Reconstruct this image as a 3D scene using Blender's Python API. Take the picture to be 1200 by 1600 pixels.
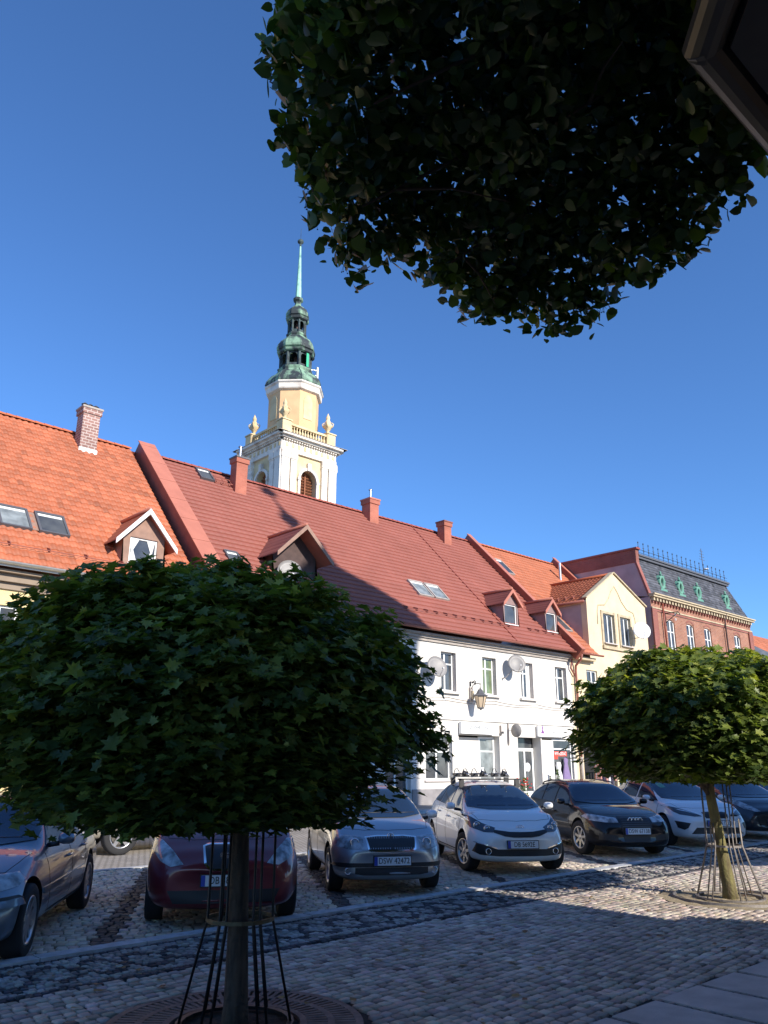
import bpy, bmesh, math, random
import numpy as np
from mathutils import Vector, Matrix
from mathutils.bvhtree import BVHTree
random.seed(7); rng = np.random.default_rng(7)
PI = math.pi; R = math.radians
for o in list(bpy.data.objects): bpy.data.objects.remove(o)
S = bpy.context.scene; COL = S.collection
# ---------------------------------------------------------------- camera
cd = bpy.data.cameras.new('camera'); cam = bpy.data.objects.new('camera', cd); COL.objects.link(cam); S.camera = cam
cd.sensor_fit = 'VERTICAL'; cd.sensor_height = 24; cd.lens = 24*1250/1600; cd.clip_start = .05; cd.clip_end = 3000
zc = Vector((18, 3960, -1250)).normalized(); xc = Vector((1435, -400, -1250)); xc = (xc-zc*xc.dot(zc)).normalized(); yc = zc.cross(xc)
cam.matrix_world = Matrix((tuple(xc)+(0,), tuple(yc)+(0,), tuple(zc)+(1.6,), (0, 0, 0, 1)))
# ---------------------------------------------------------------- light
SUN_EL, SUN_AZ = 27.0, 3.0        # sun stands behind the camera, slightly to the +X side
w = bpy.data.worlds.new("World"); S.world = w; w.use_nodes = True
nt = w.node_tree; bg = nt.nodes['Background']; sk = nt.nodes.new('ShaderNodeTexSky'); sk.sky_type = 'NISHITA'; sk.sun_disc = False
sk.sun_elevation = R(SUN_EL); sk.sun_rotation = R(180-SUN_AZ); sk.altitude = 300; sk.air_density = 1.0; sk.dust_density = 0; sk.ozone_density = 10
nt.links.new(sk.outputs[0], bg.inputs[0]); bg.inputs[1].default_value = .135
sl = bpy.data.lights.new('sun', 'SUN'); sl.energy = 4.2; sl.angle = R(.53); sl.color = (1, .93, .82)
so = bpy.data.objects.new('sun', sl); COL.objects.link(so)
ld = Vector((-math.sin(R(SUN_AZ))*math.cos(R(SUN_EL)), math.cos(R(SUN_AZ))*math.cos(R(SUN_EL)), -math.sin(R(SUN_EL))))
so.rotation_euler = ld.to_track_quat('-Z', 'Y').to_euler(); so.location = (5, -20, 20)
S.view_settings.view_transform = 'Standard'; S.view_settings.look = 'None'; S.view_settings.exposure = .68; S.view_settings.gamma = 1
S.view_settings.use_curve_mapping = False
S.render.engine = 'CYCLES'; S.render.resolution_x = 768; S.render.resolution_y = 1024
# ---------------------------------------------------------------- materials
M = {}
def mat(name, col, rough=.7, metal=0, var=0, scale=6, col2=None, bump=0, bscale=None, spec=.5, coat=0, ramp=(.35, .65), emit=None, stretch=None, detail=6):
    m = bpy.data.materials.new(name); m.use_nodes = True; t = m.node_tree; b = t.nodes['Principled BSDF']
    b.inputs['Base Color'].default_value = (*col, 1); b.inputs['Roughness'].default_value = rough; b.inputs['Metallic'].default_value = metal
    b.inputs['Specular IOR Level'].default_value = spec; b.inputs['Coat Weight'].default_value = coat; b.inputs['Coat Roughness'].default_value = .03
    if col2 is not None or var or bump:
        tc = t.nodes.new('ShaderNodeTexCoord'); n = t.nodes.new('ShaderNodeTexNoise'); n.inputs['Scale'].default_value = scale; n.inputs['Detail'].default_value = detail
        if stretch:
            mp = t.nodes.new('ShaderNodeMapping'); mp.inputs['Scale'].default_value = stretch; t.links.new(tc.outputs['Object'], mp.inputs[0]); t.links.new(mp.outputs[0], n.inputs['Vector'])
        else: t.links.new(tc.outputs['Object'], n.inputs['Vector'])
        if col2 is not None or var:
            cr = t.nodes.new('ShaderNodeValToRGB'); cr.color_ramp.elements[0].position = ramp[0]; cr.color_ramp.elements[1].position = ramp[1]
            c2 = col2 if col2 is not None else tuple(c*(1-var) for c in col)
            cr.color_ramp.elements[0].color = (*c2, 1); cr.color_ramp.elements[1].color = (*col, 1)
            t.links.new(n.outputs['Fac'], cr.inputs[0]); t.links.new(cr.outputs[0], b.inputs['Base Color'])
        if bump:
            n2 = t.nodes.new('ShaderNodeTexNoise'); n2.inputs['Scale'].default_value = bscale or scale*4; n2.inputs['Detail'].default_value = 4
            t.links.new(tc.outputs['Object'], n2.inputs['Vector'])
            bp = t.nodes.new('ShaderNodeBump'); bp.inputs['Strength'].default_value = bump; bp.inputs['Distance'].default_value = .02
            t.links.new(n2.outputs['Fac'], bp.inputs['Height']); t.links.new(bp.outputs[0], b.inputs['Normal'])
    if emit: b.inputs['Emission Color'].default_value = (*emit, 1); b.inputs['Emission Strength'].default_value = 1
    M[name] = m; return m
def mat_brick(name, c1, c2, mortar, bw=.25, bh=.077, rough=.85, axis='x', ms=.012):
    m = bpy.data.materials.new(name); m.use_nodes = True; t = m.node_tree; b = t.nodes['Principled BSDF']; b.inputs['Roughness'].default_value = rough
    tc = t.nodes.new('ShaderNodeTexCoord'); sp = t.nodes.new('ShaderNodeSeparateXYZ'); cb = t.nodes.new('ShaderNodeCombineXYZ'); ad = t.nodes.new('ShaderNodeMath')
    t.links.new(tc.outputs['Object'], sp.inputs[0]); t.links.new(sp.outputs[0], ad.inputs[0]); t.links.new(sp.outputs[1], ad.inputs[1])
    t.links.new(ad.outputs[0], cb.inputs[0]); t.links.new(sp.outputs[2], cb.inputs[1])
    br = t.nodes.new('ShaderNodeTexBrick'); br.inputs['Scale'].default_value = 1; br.inputs['Brick Width'].default_value = bw; br.inputs['Row Height'].default_value = bh
    br.inputs['Mortar Size'].default_value = ms; br.inputs['Color1'].default_value = (*c1, 1); br.inputs['Color2'].default_value = (*c2, 1); br.inputs['Mortar'].default_value = (*mortar, 1)
    t.links.new(cb.outputs[0], br.inputs['Vector'])
    n = t.nodes.new('ShaderNodeTexNoise'); n.inputs['Scale'].default_value = 1.1; n.inputs['Detail'].default_value = 7; t.links.new(tc.outputs['Object'], n.inputs['Vector'])
    mx = t.nodes.new('ShaderNodeMix'); mx.data_type = 'RGBA'; mx.blend_type = 'MULTIPLY'; mx.inputs[0].default_value = .8
    cr = t.nodes.new('ShaderNodeValToRGB'); cr.color_ramp.elements[0].position = .3; cr.color_ramp.elements[0].color = (.6, .58, .56, 1); cr.color_ramp.elements[1].position = .7; cr.color_ramp.elements[1].color = (1, 1, 1, 1)
    t.links.new(n.outputs['Fac'], cr.inputs[0]); t.links.new(br.outputs['Color'], mx.inputs[6]); t.links.new(cr.outputs[0], mx.inputs[7]); t.links.new(mx.outputs[2], b.inputs['Base Color'])
    bp = t.nodes.new('ShaderNodeBump'); bp.inputs['Strength'].default_value = .4; bp.inputs['Distance'].default_value = .01; bp.invert = True
    t.links.new(br.outputs['Fac'], bp.inputs['Height']); t.links.new(bp.outputs[0], b.inputs['Normal']); M[name] = m; return m
def mat_attr(name, rough=.8, spec=.4, bump=.3, bscale=60, lo=(.66, .63, .6)):
    """colour comes from the mesh's per-piece 'Col' attribute (each stone / tile has its own colour)"""
    m = bpy.data.materials.new(name); m.use_nodes = True; t = m.node_tree; b = t.nodes['Principled BSDF']; b.inputs['Roughness'].default_value = rough; b.inputs['Specular IOR Level'].default_value = spec
    a = t.nodes.new('ShaderNodeAttribute'); a.attribute_name = 'Col'
    tc = t.nodes.new('ShaderNodeTexCoord'); n = t.nodes.new('ShaderNodeTexNoise'); n.inputs['Scale'].default_value = bscale; n.inputs['Detail'].default_value = 5; t.links.new(tc.outputs['Object'], n.inputs['Vector'])
    n3 = t.nodes.new('ShaderNodeTexNoise'); n3.inputs['Scale'].default_value = .8; n3.inputs['Detail'].default_value = 6; t.links.new(tc.outputs['Object'], n3.inputs['Vector'])
    cr = t.nodes.new('ShaderNodeValToRGB'); cr.color_ramp.elements[0].position = .3; cr.color_ramp.elements[0].color = (*lo, 1); cr.color_ramp.elements[1].position = .68; cr.color_ramp.elements[1].color = (1, 1, 1, 1)
    t.links.new(n3.outputs['Fac'], cr.inputs[0])
    mx = t.nodes.new('ShaderNodeMix'); mx.data_type = 'RGBA'; mx.blend_type = 'MULTIPLY'; mx.inputs[0].default_value = 1
    t.links.new(a.outputs['Color'], mx.inputs[6]); t.links.new(cr.outputs[0], mx.inputs[7]); t.links.new(mx.outputs[2], b.inputs['Base Color'])
    bp = t.nodes.new('ShaderNodeBump'); bp.inputs['Strength'].default_value = bump; bp.inputs['Distance'].default_value = .01
    t.links.new(n.outputs['Fac'], bp.inputs['Height']); t.links.new(bp.outputs[0], b.inputs['Normal']); M[name] = m; return m
def mat_leaf(name, c1, c2, c3, trans=.3, scale=2.2):
    m = bpy.data.materials.new(name); m.use_nodes = True; t = m.node_tree; t.nodes.remove(t.nodes['Principled BSDF']); out = t.nodes['Material Output']
    a = t.nodes.new('ShaderNodeAttribute'); a.attribute_name = 'Col'
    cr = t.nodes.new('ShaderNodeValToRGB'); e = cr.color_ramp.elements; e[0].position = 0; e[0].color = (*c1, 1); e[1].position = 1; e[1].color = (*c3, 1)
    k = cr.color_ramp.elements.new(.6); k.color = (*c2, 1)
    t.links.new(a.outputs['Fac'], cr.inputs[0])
    d = t.nodes.new('ShaderNodeBsdfPrincipled'); d.inputs['Roughness'].default_value = .42; d.inputs['Specular IOR Level'].default_value = .42
    tr = t.nodes.new('ShaderNodeBsdfTranslucent'); mx = t.nodes.new('ShaderNodeMixShader'); mx.inputs[0].default_value = trans
    br = t.nodes.new('ShaderNodeMix'); br.data_type = 'RGBA'; br.blend_type = 'MULTIPLY'; br.inputs[0].default_value = 1; br.inputs[7].default_value = (1.35, 1.5, .5, 1)
    t.links.new(cr.outputs[0], d.inputs['Base Color']); t.links.new(cr.outputs[0], br.inputs[6]); t.links.new(br.outputs[2], tr.inputs[0])
    t.links.new(d.outputs[0], mx.inputs[1]); t.links.new(tr.outputs[0], mx.inputs[2]); t.links.new(mx.outputs[0], out.inputs[0]); M[name] = m; return m

mat('white_plaster', (.74, .70, .64), .9, var=.16, scale=1.1, bump=.12, bscale=40, stretch=(1.6, 1.6, .35), detail=9)
mat('grey_plinth', (.30, .28, .28), .9, var=.25, scale=3)
mat('cream_plaster', (.73, .59, .39), .9, var=.12, scale=1.5, bump=.12, bscale=40)
mat('yellow_plaster', (.74, .58, .30), .9, var=.1, scale=1.5)
mat('mauve_shade_render', (.50, .40, .40), .9, var=.2, scale=1.2, bump=.15, bscale=30)  # pinkish render with the mauve of side wall shade in its colour
mat('cornice_grey', (.42, .37, .33), .85, var=.2, scale=4)
mat('stone_trim', (.55, .45, .30), .85, var=.25, scale=5)
mat('window_white', (.80, .80, .78), .4)
mat('window_surround', (.52, .47, .44), .85)
mat('pane', (.10, .105, .105), .06, spec=.7, col2=(.035, .04, .05), scale=1.3)
mat('pane_light', (.30, .33, .33), .12, spec=.7, var=.5, scale=2.5)
mat('pane_green', (.19, .24, .13), .15, spec=.6, var=.4, scale=3)
mat('curtain', (.72, .72, .70), .9)
mat('blind', (.45, .40, .30), .8)
mat('brown_clad', (.33, .20, .15), .8, var=.2, scale=5)
mat('dark_brown', (.09, .055, .05), .8, var=.3, scale=5)
mat('soffit_brown', (.30, .23, .17), .8, var=.15, scale=3)
mat('gutter_zinc', (.50, .50, .50), .35, metal=.6, var=.2, scale=3)
mat('salmon_metal', (.50, .18, .12), .5, var=.12, scale=2)
mat('salmon_side', (.33, .11, .08), .6, var=.2, scale=2)
mat('red_metal', (.30, .075, .045), .45, var=.1, scale=3)
mat('steel', (.55, .56, .58), .3, metal=.9)
mat('black_iron', (.018, .018, .02), .55)
mat('spike_iron', (.03, .05, .08), .5)
mat('slate_frame', (.10, .10, .11), .5)
mat('copper_green', (.14, .31, .23), .75, var=.2, scale=2, col2=(.10, .27, .21))
mat('copper_mix', (.22, .36, .25), .7, col2=(.03, .04, .045), scale=1.1, ramp=(.45, .60), detail=8, stretch=(1, 1, .5))
mat('copper_dark', (.06, .10, .10), .7, col2=(.018, .022, .028), scale=2)
mat('peach_plaster', (.78, .50, .27), .9, var=.16, scale=.8)
mat('church_white', (.78, .72, .64), .9, col2=(.55, .48, .42), scale=1.2, ramp=(.3, .5))
mat('church_cream', (.74, .60, .36), .9, col2=(.58, .44, .25), scale=.9)
mat('louvre', (.36, .13, .06), .8, var=.3, scale=3)
mat('dark_void', (.01, .01, .012), .9)
mat('slate', (.085, .09, .10), .6, col2=(.15, .16, .17), scale=2.5)
mat('dish_grey', (.27, .255, .245), .5, var=.15, scale=4)
mat('dish_white', (.72, .72, .72), .45)
mat('sign_white', (.86, .86, .84), .4)
mat('sign_red', (.70, .07, .04), .5)
mat('ink_grey', (.07, .08, .09), .6)
mat('ink_purple', (.22, .08, .26), .6)
mat('cloth_purple', (.26, .19, .36), .9, var=.3, scale=14, stretch=(6, 6, .6))
mat('cloth_blue', (.10, .32, .62), .9)
mat('cloth_pink', (.66, .32, .26), .9); mat('cloth_white', (.8, .8, .78), .9); mat('cloth_dark', (.06, .05, .09), .9)
mat('lamp_glass', (.62, .48, .33), .3, spec=.5)
mat('kerb_granite', (.52, .52, .53), .8, var=.3, scale=8, bump=.3, bscale=60)
mat('slab_concrete', (.52, .47, .43), .85, var=.22, scale=4, bump=.4, bscale=90)
mat('grate_iron', (.24, .17, .145), .7, var=.45, scale=9, bump=.3)
mat('soil', (.075, .05, .035), .95, var=.6, scale=14, bump=.8, bscale=50)
mat('sand', (.42, .34, .22), .95, var=.3, scale=9, bump=.6, bscale=60)
mat('bark', (.085, .062, .045), .9, col2=(.03, .024, .02), scale=9, bump=.9, bscale=30, stretch=(3, 3, .5))
mat('bark_sunlit', (.21, .19, .07), .9, col2=(.10, .075, .04), scale=5, bump=.7, bscale=30, stretch=(3, 3, .6))  # sunlight on the far trunk put into this yellowish bark colour
mat('guard_dark', (.02, .02, .022), .45, metal=.6)
mat('guard_rust', (.26, .23, .21), .55, metal=.3, var=.3, scale=20)
mat('hoop_yellow', (.13, .105, .06), .5, metal=.5, var=.4, scale=20)
mat('asphalt_roof', (.06, .06, .065), .9)
mat('twig', (.05, .035, .028), .9)
mat_brick('brick_red', (.42, .175, .10), (.34, .13, .08), (.42, .30, .24), bw=.27, bh=.09, ms=.010)
mat_brick('brick_dark', (.30, .085, .07), (.36, .11, .08), (.30, .16, .13))
mat_brick('brick_chimney', (.36, .20, .17), (.26, .14, .12), (.55, .46, .42), bw=.26, bh=.12, ms=.018)
mat_brick('brick_orange', (.50, .17, .11), (.44, .14, .09), (.46, .17, .12), bw=.26, bh=.09)
mat_attr('tile_attr', rough=.62, bump=.15, bscale=25, lo=(.84, .82, .80))
mat_attr('stone_attr', rough=.75, bump=.5, bscale=70)
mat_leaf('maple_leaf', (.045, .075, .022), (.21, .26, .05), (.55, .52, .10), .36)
mat_leaf('linden_leaf', (.014, .035, .010), (.04, .085, .018), (.12, .19, .03), .22)
mat_leaf('shrub_leaf', (.02, .05, .012), (.06, .12, .02), (.2, .25, .05), .25)
# ground shader: small setts with a dark joint
def mat_sett(name, c1, c2, joint, size=.11, rot=0):
    m = bpy.data.materials.new(name); m.use_nodes = True; t = m.node_tree; b = t.nodes['Principled BSDF']; b.inputs['Roughness'].default_value = .85
    tc = t.nodes.new('ShaderNodeTexCoord'); mp = t.nodes.new('ShaderNodeMapping'); mp.inputs['Rotation'].default_value = (0, 0, rot); t.links.new(tc.outputs['Object'], mp.inputs[0])
    br = t.nodes.new('ShaderNodeTexBrick'); br.inputs['Scale'].default_value = 1; br.inputs['Brick Width'].default_value = size; br.inputs['Row Height'].default_value = size; br.inputs['Mortar Size'].default_value = .012
    br.inputs['Color1'].default_value = (*c1, 1); br.inputs['Color2'].default_value = (*c2, 1); br.inputs['Mortar'].default_value = (*joint, 1); t.links.new(mp.outputs[0], br.inputs['Vector'])
    n = t.nodes.new('ShaderNodeTexNoise'); n.inputs['Scale'].default_value = .7; n.inputs['Detail'].default_value = 8; t.links.new(tc.outputs['Object'], n.inputs['Vector'])
    cr = t.nodes.new('ShaderNodeValToRGB'); cr.color_ramp.elements[0].position = .3; cr.color_ramp.elements[0].color = (.65, .63, .6, 1); cr.color_ramp.elements[1].position = .7; cr.color_ramp.elements[1].color = (1, 1, 1, 1); t.links.new(n.outputs['Fac'], cr.inputs[0])
    mx = t.nodes.new('ShaderNodeMix'); mx.data_type = 'RGBA'; mx.blend_type = 'MULTIPLY'; mx.inputs[0].default_value = 1
    t.links.new(br.outputs['Color'], mx.inputs[6]); t.links.new(cr.outputs[0], mx.inputs[7]); t.links.new(mx.outputs[2], b.inputs['Base Color'])
    bp = t.nodes.new('ShaderNodeBump'); bp.inputs['Strength'].default_value = .6; bp.inputs['Distance'].default_value = .015; bp.invert = True
    t.links.new(br.outputs['Fac'], bp.inputs['Height']); t.links.new(bp.outputs[0], b.inputs['Normal']); M[name] = m
mat_sett('sett_far', (.42, .38, .34), (.35, .32, .29), (.16, .14, .12), .12)
mat_sett('sett_walk', (.36, .33, .30), (.30, .28, .26), (.12, .11, .10), .3)
# ---------------------------------------------------------------- mesh helpers
def tag(o, label=None, cat=None, group=None, kind=None):
    if label: o['label'] = label
    if cat: o['category'] = cat
    if group: o['group'] = group
    if kind: o['kind'] = kind
    return o
def empty(name, loc=(0, 0, 0), rz=0, label=None, cat=None, group=None, parent=None):
    o = bpy.data.objects.new(name, None); COL.objects.link(o); o.location = loc; o.rotation_euler = (0, 0, rz); o.empty_display_size = .2
    if parent: o.parent = parent
    return tag(o, label, cat, group)
class MB:
    def __init__(s): s.v = []; s.f = []; s.m = []; s.mats = []; s.sm = []
    def mi(s, name):
        if name not in s.mats: s.mats.append(name)
        return s.mats.index(name)
    def add(s, vs, fs, m, smooth=False):
        b = len(s.v); s.v += [tuple(p) for p in vs]; i = s.mi(m)
        for f in fs: s.f.append(tuple(b+k for k in f)); s.m.append(i); s.sm.append(smooth)
        return s
    def box(s, x0, x1, y0, y1, z0, z1, m, T=None):
        vs = [(x0, y0, z0), (x1, y0, z0), (x1, y1, z0), (x0, y1, z0), (x0, y0, z1), (x1, y0, z1), (x1, y1, z1), (x0, y1, z1)]
        if T: vs = [tuple(T @ Vector(v)) for v in vs]
        return s.add(vs, [(0, 3, 2, 1), (4, 5, 6, 7), (0, 1, 5, 4), (1, 2, 6, 5), (2, 3, 7, 6), (3, 0, 4, 7)], m)
    def cyl(s, p, q, r, m, r2=None, n=8, cap=True, smooth=True):
        p = Vector(p); q = Vector(q); r2 = r if r2 is None else r2; d = (q-p).normalized(); a = d.orthogonal().normalized(); c = d.cross(a)
        vs = []
        for (o, rr) in ((p, r), (q, r2)):
            for i in range(n):
                t = 2*PI*i/n; vs.append(o+(a*math.cos(t)+c*math.sin(t))*rr)
        s.add(vs, [(i, (i+1) % n, n+(i+1) % n, n+i) for i in range(n)], m, smooth)
        if cap: s.add(vs, [tuple(range(n))[::-1], tuple(range(n, 2*n))], m)
        return s
    def tube(s, pts, r, m, n=6):
        pts = [Vector(p) for p in pts]; rs = r if hasattr(r, '__len__') else [r]*len(pts); vs = []; a = None
        for i, p in enumerate(pts):
            d = (pts[min(i+1, len(pts)-1)]-pts[max(i-1, 0)]).normalized()
            a = d.orthogonal().normalized() if a is None else (a-d*a.dot(d)).normalized(); c = d.cross(a)
            for k in range(n):
                t = 2*PI*k/n; vs.append(p+(a*math.cos(t)+c*math.sin(t))*rs[i])
        fs = [(i*n+k, i*n+(k+1) % n, (i+1)*n+(k+1) % n, (i+1)*n+k) for i in range(len(pts)-1) for k in range(n)]
        L = (len(pts)-1)*n; fs += [tuple(range(n))[::-1], tuple(L+k for k in range(n))]
        return s.add(vs, fs, m, True)
    def lathe(s, prof, c, m, n=16, smooth=True, ph=0, axis='z'):
        vs = []
        for (r, z) in prof:
            for i in range(n):
                t = 2*PI*i/n+ph
                vs.append((c[0]+r*math.cos(t), c[1]+r*math.sin(t), c[2]+z) if axis == 'z' else (c[0]+r*math.cos(t), c[1]+z, c[2]+r*math.sin(t)))
        fs = [(j*n+i, j*n+(i+1) % n, (j+1)*n+(i+1) % n, (j+1)*n+i) for j in range(len(prof)-1) for i in range(n)]
        if axis != 'z': fs = [f[::-1] for f in fs]
        return s.add(vs, fs, m, smooth)
    def prism(s, poly, d, m, o=(0, 0, 0), U=(1, 0, 0), V=(0, 0, 1), N=(0, 1, 0)):
        """poly in (u,v) extruded by d along N"""
        o, U, V, N = Vector(o), Vector(U), Vector(V), Vector(N); n = len(poly)
        a = [o+U*u+V*v for u, v in poly]; vs = a+[p+N*d for p in a]
        return s.add(vs, [tuple(range(n)), tuple(range(n, 2*n))[::-1]]+[(i, n+i, n+(i+1) % n, (i+1) % n) for i in range(n)], m)
    def quad(s, a, b, c, d, m): return s.add([a, b, c, d], [(0, 1, 2, 3)], m)
    def build(s, name, parent=None, label=None, cat=None, group=None, kind=None, fixn=True, loc=None):
        me = bpy.data.meshes.new(name); me.from_pydata(s.v, [], s.f)
        for k in s.mats: me.materials.append(M[k])
        me.polygons.foreach_set('material_index', s.m); me.polygons.foreach_set('use_smooth', s.sm)
        if fixn:
            bm = bmesh.new(); bm.from_mesh(me); bmesh.ops.recalc_face_normals(bm, faces=bm.faces); bm.to_mesh(me); bm.free()
        o = bpy.data.objects.new(name, me); COL.objects.link(o)
        if parent: o.parent = parent
        if loc: o.location = loc
        return tag(o, label, cat, group, kind)
def np_mesh(name, V, F, m, parent=None, col=None, smooth=False, label=None, cat=None, group=None, kind=None, fac=None):
    """V (n,3), F (m,k) constant k; col per-vertex rgb"""
    me = bpy.data.meshes.new(name); k = F.shape[1]; me.vertices.add(len(V)); me.vertices.foreach_set('co', V.astype(np.float32).ravel())
    me.loops.add(F.size); me.loops.foreach_set('vertex_index', F.astype(np.int32).ravel())
    me.polygons.add(len(F)); me.polygons.foreach_set('loop_start', np.arange(0, F.size, k, dtype=np.int32)); me.polygons.foreach_set('loop_total', np.full(len(F), k, np.int32))
    me.update(calc_edges=True)
    if smooth: me.polygons.foreach_set('use_smooth', np.ones(len(F), bool))
    if col is not None:
        a = me.color_attributes.new('Col', 'FLOAT_COLOR', 'POINT'); c = np.ones((len(V), 4), np.float32); c[:, :3] = col; a.data.foreach_set('color', c.ravel())
    me.materials.append(M[m]); me.validate()
    o = bpy.data.objects.new(name, me); COL.objects.link(o)
    if parent: o.parent = parent
    return tag(o, label, cat, group, kind)
def text_obj(s, size, m, name, parent=None, loc=(0, 0, 0), rot=(PI/2, 0, 0), ex=.003, sx=1, align='CENTER', shear=0, T=None):
    c = bpy.data.curves.new('t', 'FONT'); c.body = s; c.size = size; c.extrude = ex; c.align_x = align; c.align_y = 'CENTER'; c.shear = shear; c.resolution_u = 3
    t = bpy.data.objects.new('t', c); COL.objects.link(t); bpy.context.view_layer.update()
    me = bpy.data.meshes.new_from_object(t.evaluated_get(bpy.context.evaluated_depsgraph_get())); bpy.data.objects.remove(t)
    me.materials.clear(); me.materials.append(M[m]); o = bpy.data.objects.new(name, me); COL.objects.link(o)
    me.transform(Matrix.Diagonal((sx, 1, 1, 1)))
    if T is not None: me.transform(T)
    else: me.transform(Matrix.Translation(loc) @ (Matrix.Rotation(rot[2], 4, 'Z') @ Matrix.Rotation(rot[0], 4, 'X')))
    if parent: o.parent = parent
    return o
def copy_tree(o, parent=None):
    c = o.copy(); COL.objects.link(c)
    if parent: c.parent = parent
    for ch in list(o.children): copy_tree(ch, c)
    return c
# ---------------------------------------------------------------- ground
def ky(x): return 7.57+.039*x                       # kerb line between the pavement and the parking bays
mat('joint', (.05, .043, .04), .95, var=.4, scale=8)
g = MB(); g.quad((-400, -400, -.12), (500, -400, -.12), (500, 700, -.12), (-400, 700, -.12), 'sett_far'); g.build('ground', kind='structure')
g = MB(); g.quad((-60, -30, -.02), (90, -30, -.02), (90, ky(90), -.02), (-60, ky(-60), -.02), 'sett_walk_dark' if 'sett_walk_dark' in M else 'joint'); g.build('pavement_bed', kind='structure')
g = MB(); g.quad((-60, ky(-60), -.062), (90, ky(90), -.062), (90, 13.3, -.062), (-60, 13.3, -.062), 'joint'); g.build('parking_bed', kind='structure')
g = MB(); g.quad((-80, 13.46, -.045), (120, 13.46, -.045), (120, 21.3, -.045), (-80, 21.3, -.045), 'sett_far'); g.build('road', kind='structure')
g = MB(); g.box(-80, 120, 13.3, 13.46, -.1, -.03, 'kerb_granite'); g.box(-80, 120, 21.3, 21.46, -.1, .075, 'kerb_granite'); g.build('road_kerb', kind='structure')
g = MB(); g.box(-80, 120, 21.46, 24.1, -.1, .07, 'sett_walk'); g.build('far_pavement', kind='structure')
g = MB()
x = -14.0
while x < 45:
    L = 1.0; g.box(x+.006, x+L-.006, -.085, .085, -.1, .012+random.uniform(-.003, .003), 'kerb_granite'); x += L
k = g.build('kerb', kind='structure'); k.location = (0, 7.57, 0); k.rotation_euler = (0, 0, math.atan(.039))

def stones(name, x0, x1, y0, y1, size, rot, accept, colfn, ztop, jit=.11, gap=.0115, arc=0):
    c, s = math.cos(rot), math.sin(rot); cx, cy = (x0+x1)/2, (y0+y1)/2; D = math.hypot(x1-x0, y1-y0)/2+1
    n = int(D/size)+1; uu, vv = np.meshgrid(np.arange(-n, n+1), np.arange(-n, n+1)); uu = uu.ravel().astype(float); vv = vv.ravel().astype(float)
    off = (np.abs(vv) % 2)*.45+np.sin(vv*1.7)*.25
    U = (uu+off)*size+rng.normal(0, .006, uu.shape); V = vv*size+arc*np.sin(uu*size*1.4)+rng.normal(0, .005, uu.shape)
    X = cx+U*c-V*s; Y = cy+U*s+V*c
    ok = (X > x0) & (X < x1) & (Y > y0) & (Y < y1) & accept(X, Y); X, Y = X[ok], Y[ok]; N = len(X)
    h = (size-gap)/2; hw = h*(1+rng.uniform(-jit, jit*.5, N)); hh = h*(1+rng.uniform(-jit, jit*.5, N)); a = rot+rng.normal(0, .05, N)
    ca, sa = np.cos(a), np.sin(a); z = ztop+rng.normal(0, .0025, N)-.003; tx = rng.normal(0, .013, N); ty = rng.normal(0, .013, N)
    Vs = np.zeros((N, 12, 3)); corners = np.array([(-1, -1), (1, -1), (1, 1), (-1, 1)], float)
    jc = rng.normal(0, .05, (N, 4, 2))
    for k in range(4):
        for lev, (sc, dz) in enumerate(((.80, .0025), (.98, -.003), (1.0, -.022))):
            lu = (corners[k, 0]+jc[:, k, 0])*hw*sc; lv = (corners[k, 1]+jc[:, k, 1])*hh*sc
            Vs[:, lev*4+k, 0] = X+lu*ca-lv*sa; Vs[:, lev*4+k, 1] = Y+lu*sa+lv*ca; Vs[:, lev*4+k, 2] = z+dz+lu*tx+lv*ty
    base = (np.arange(N)*12)[:, None, None]
    fl = [(0, 1, 2, 3)]+[(4+k, 4+(k+1) % 4, (k+1) % 4, k) for k in range(4)]+[(8+k, 8+(k+1) % 4, 4+(k+1) % 4, 4+k) for k in range(4)]
    F = (base+np.array(fl)[None]).reshape(-1, 4)
    C = colfn(X, Y, N); C = np.repeat(C[:, None, :], 12, 1).reshape(-1, 3)
    return np_mesh(name, Vs.reshape(-1, 3), F, 'stone_attr', col=C, kind='structure')
def tone(N, base, var=.22, hue=.04):
    b = np.array(base)[None]*(1+rng.normal(0, var, N)[:, None]); return np.clip(b*(1+rng.normal(0, hue, (N, 3))), .015, .8)
G1 = Vector((3.3, 5.0)); G2 = Vector((10.75, 5.3))
SLABY = 3.52
def acc_pave(X, Y):
    return (Y < ky(X)-.1) & (Y > SLABY) & (np.hypot(X-G1.x, Y-G1.y) > .86) & (np.hypot(X-G2.x, Y-G2.y) > .84)
def col_pave(X, Y, N):
    C = tone(N, (.53, .455, .385), .22)
    b = (ky(X)-.1-Y)          # distance from the kerb
    band = (b < 1.05)
    w1 = .52+.27*np.sin(X*2*PI/.78); w2 = .52-.27*np.sin(X*2*PI/.78)
    dark = band & ((np.abs(b-w1) < .07) | (np.abs(b-w2) < .07) | (b < .1) | (b > .93))
    dk = tone(N, (.06, .06, .068), .25); lt = tone(N, (.36, .33, .30), .25)
    C[band] = lt[band]; C[dark] = dk[dark]; return C
stones('pavement_setts', -3, 17, SLABY, 8.6, .090, R(4), lambda X, Y: acc_pave(X, Y) & (ky(X)-.1-Y > 1.05), col_pave, 0, arc=.03)
stones('mosaic_band', -3, 30, 6.3, 9.2, .062, R(2.2), lambda X, Y: (Y < ky(X)-.1) & (ky(X)-.1-Y < 1.05), col_pave, 0, gap=.009)
BAY = R(31.5)
def col_park(X, Y, N):
    C = tone(N, (.64, .54, .43), .18); u = X*math.cos(BAY)-Y*math.sin(BAY)          # across the bays
    f = (u-(3.48*math.cos(BAY)-7.86*math.sin(BAY))) % 2.6
    dk = tone(N, (.085, .08, .078), .25); s = (f < .24); C[s] = dk[s]; return C
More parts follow.
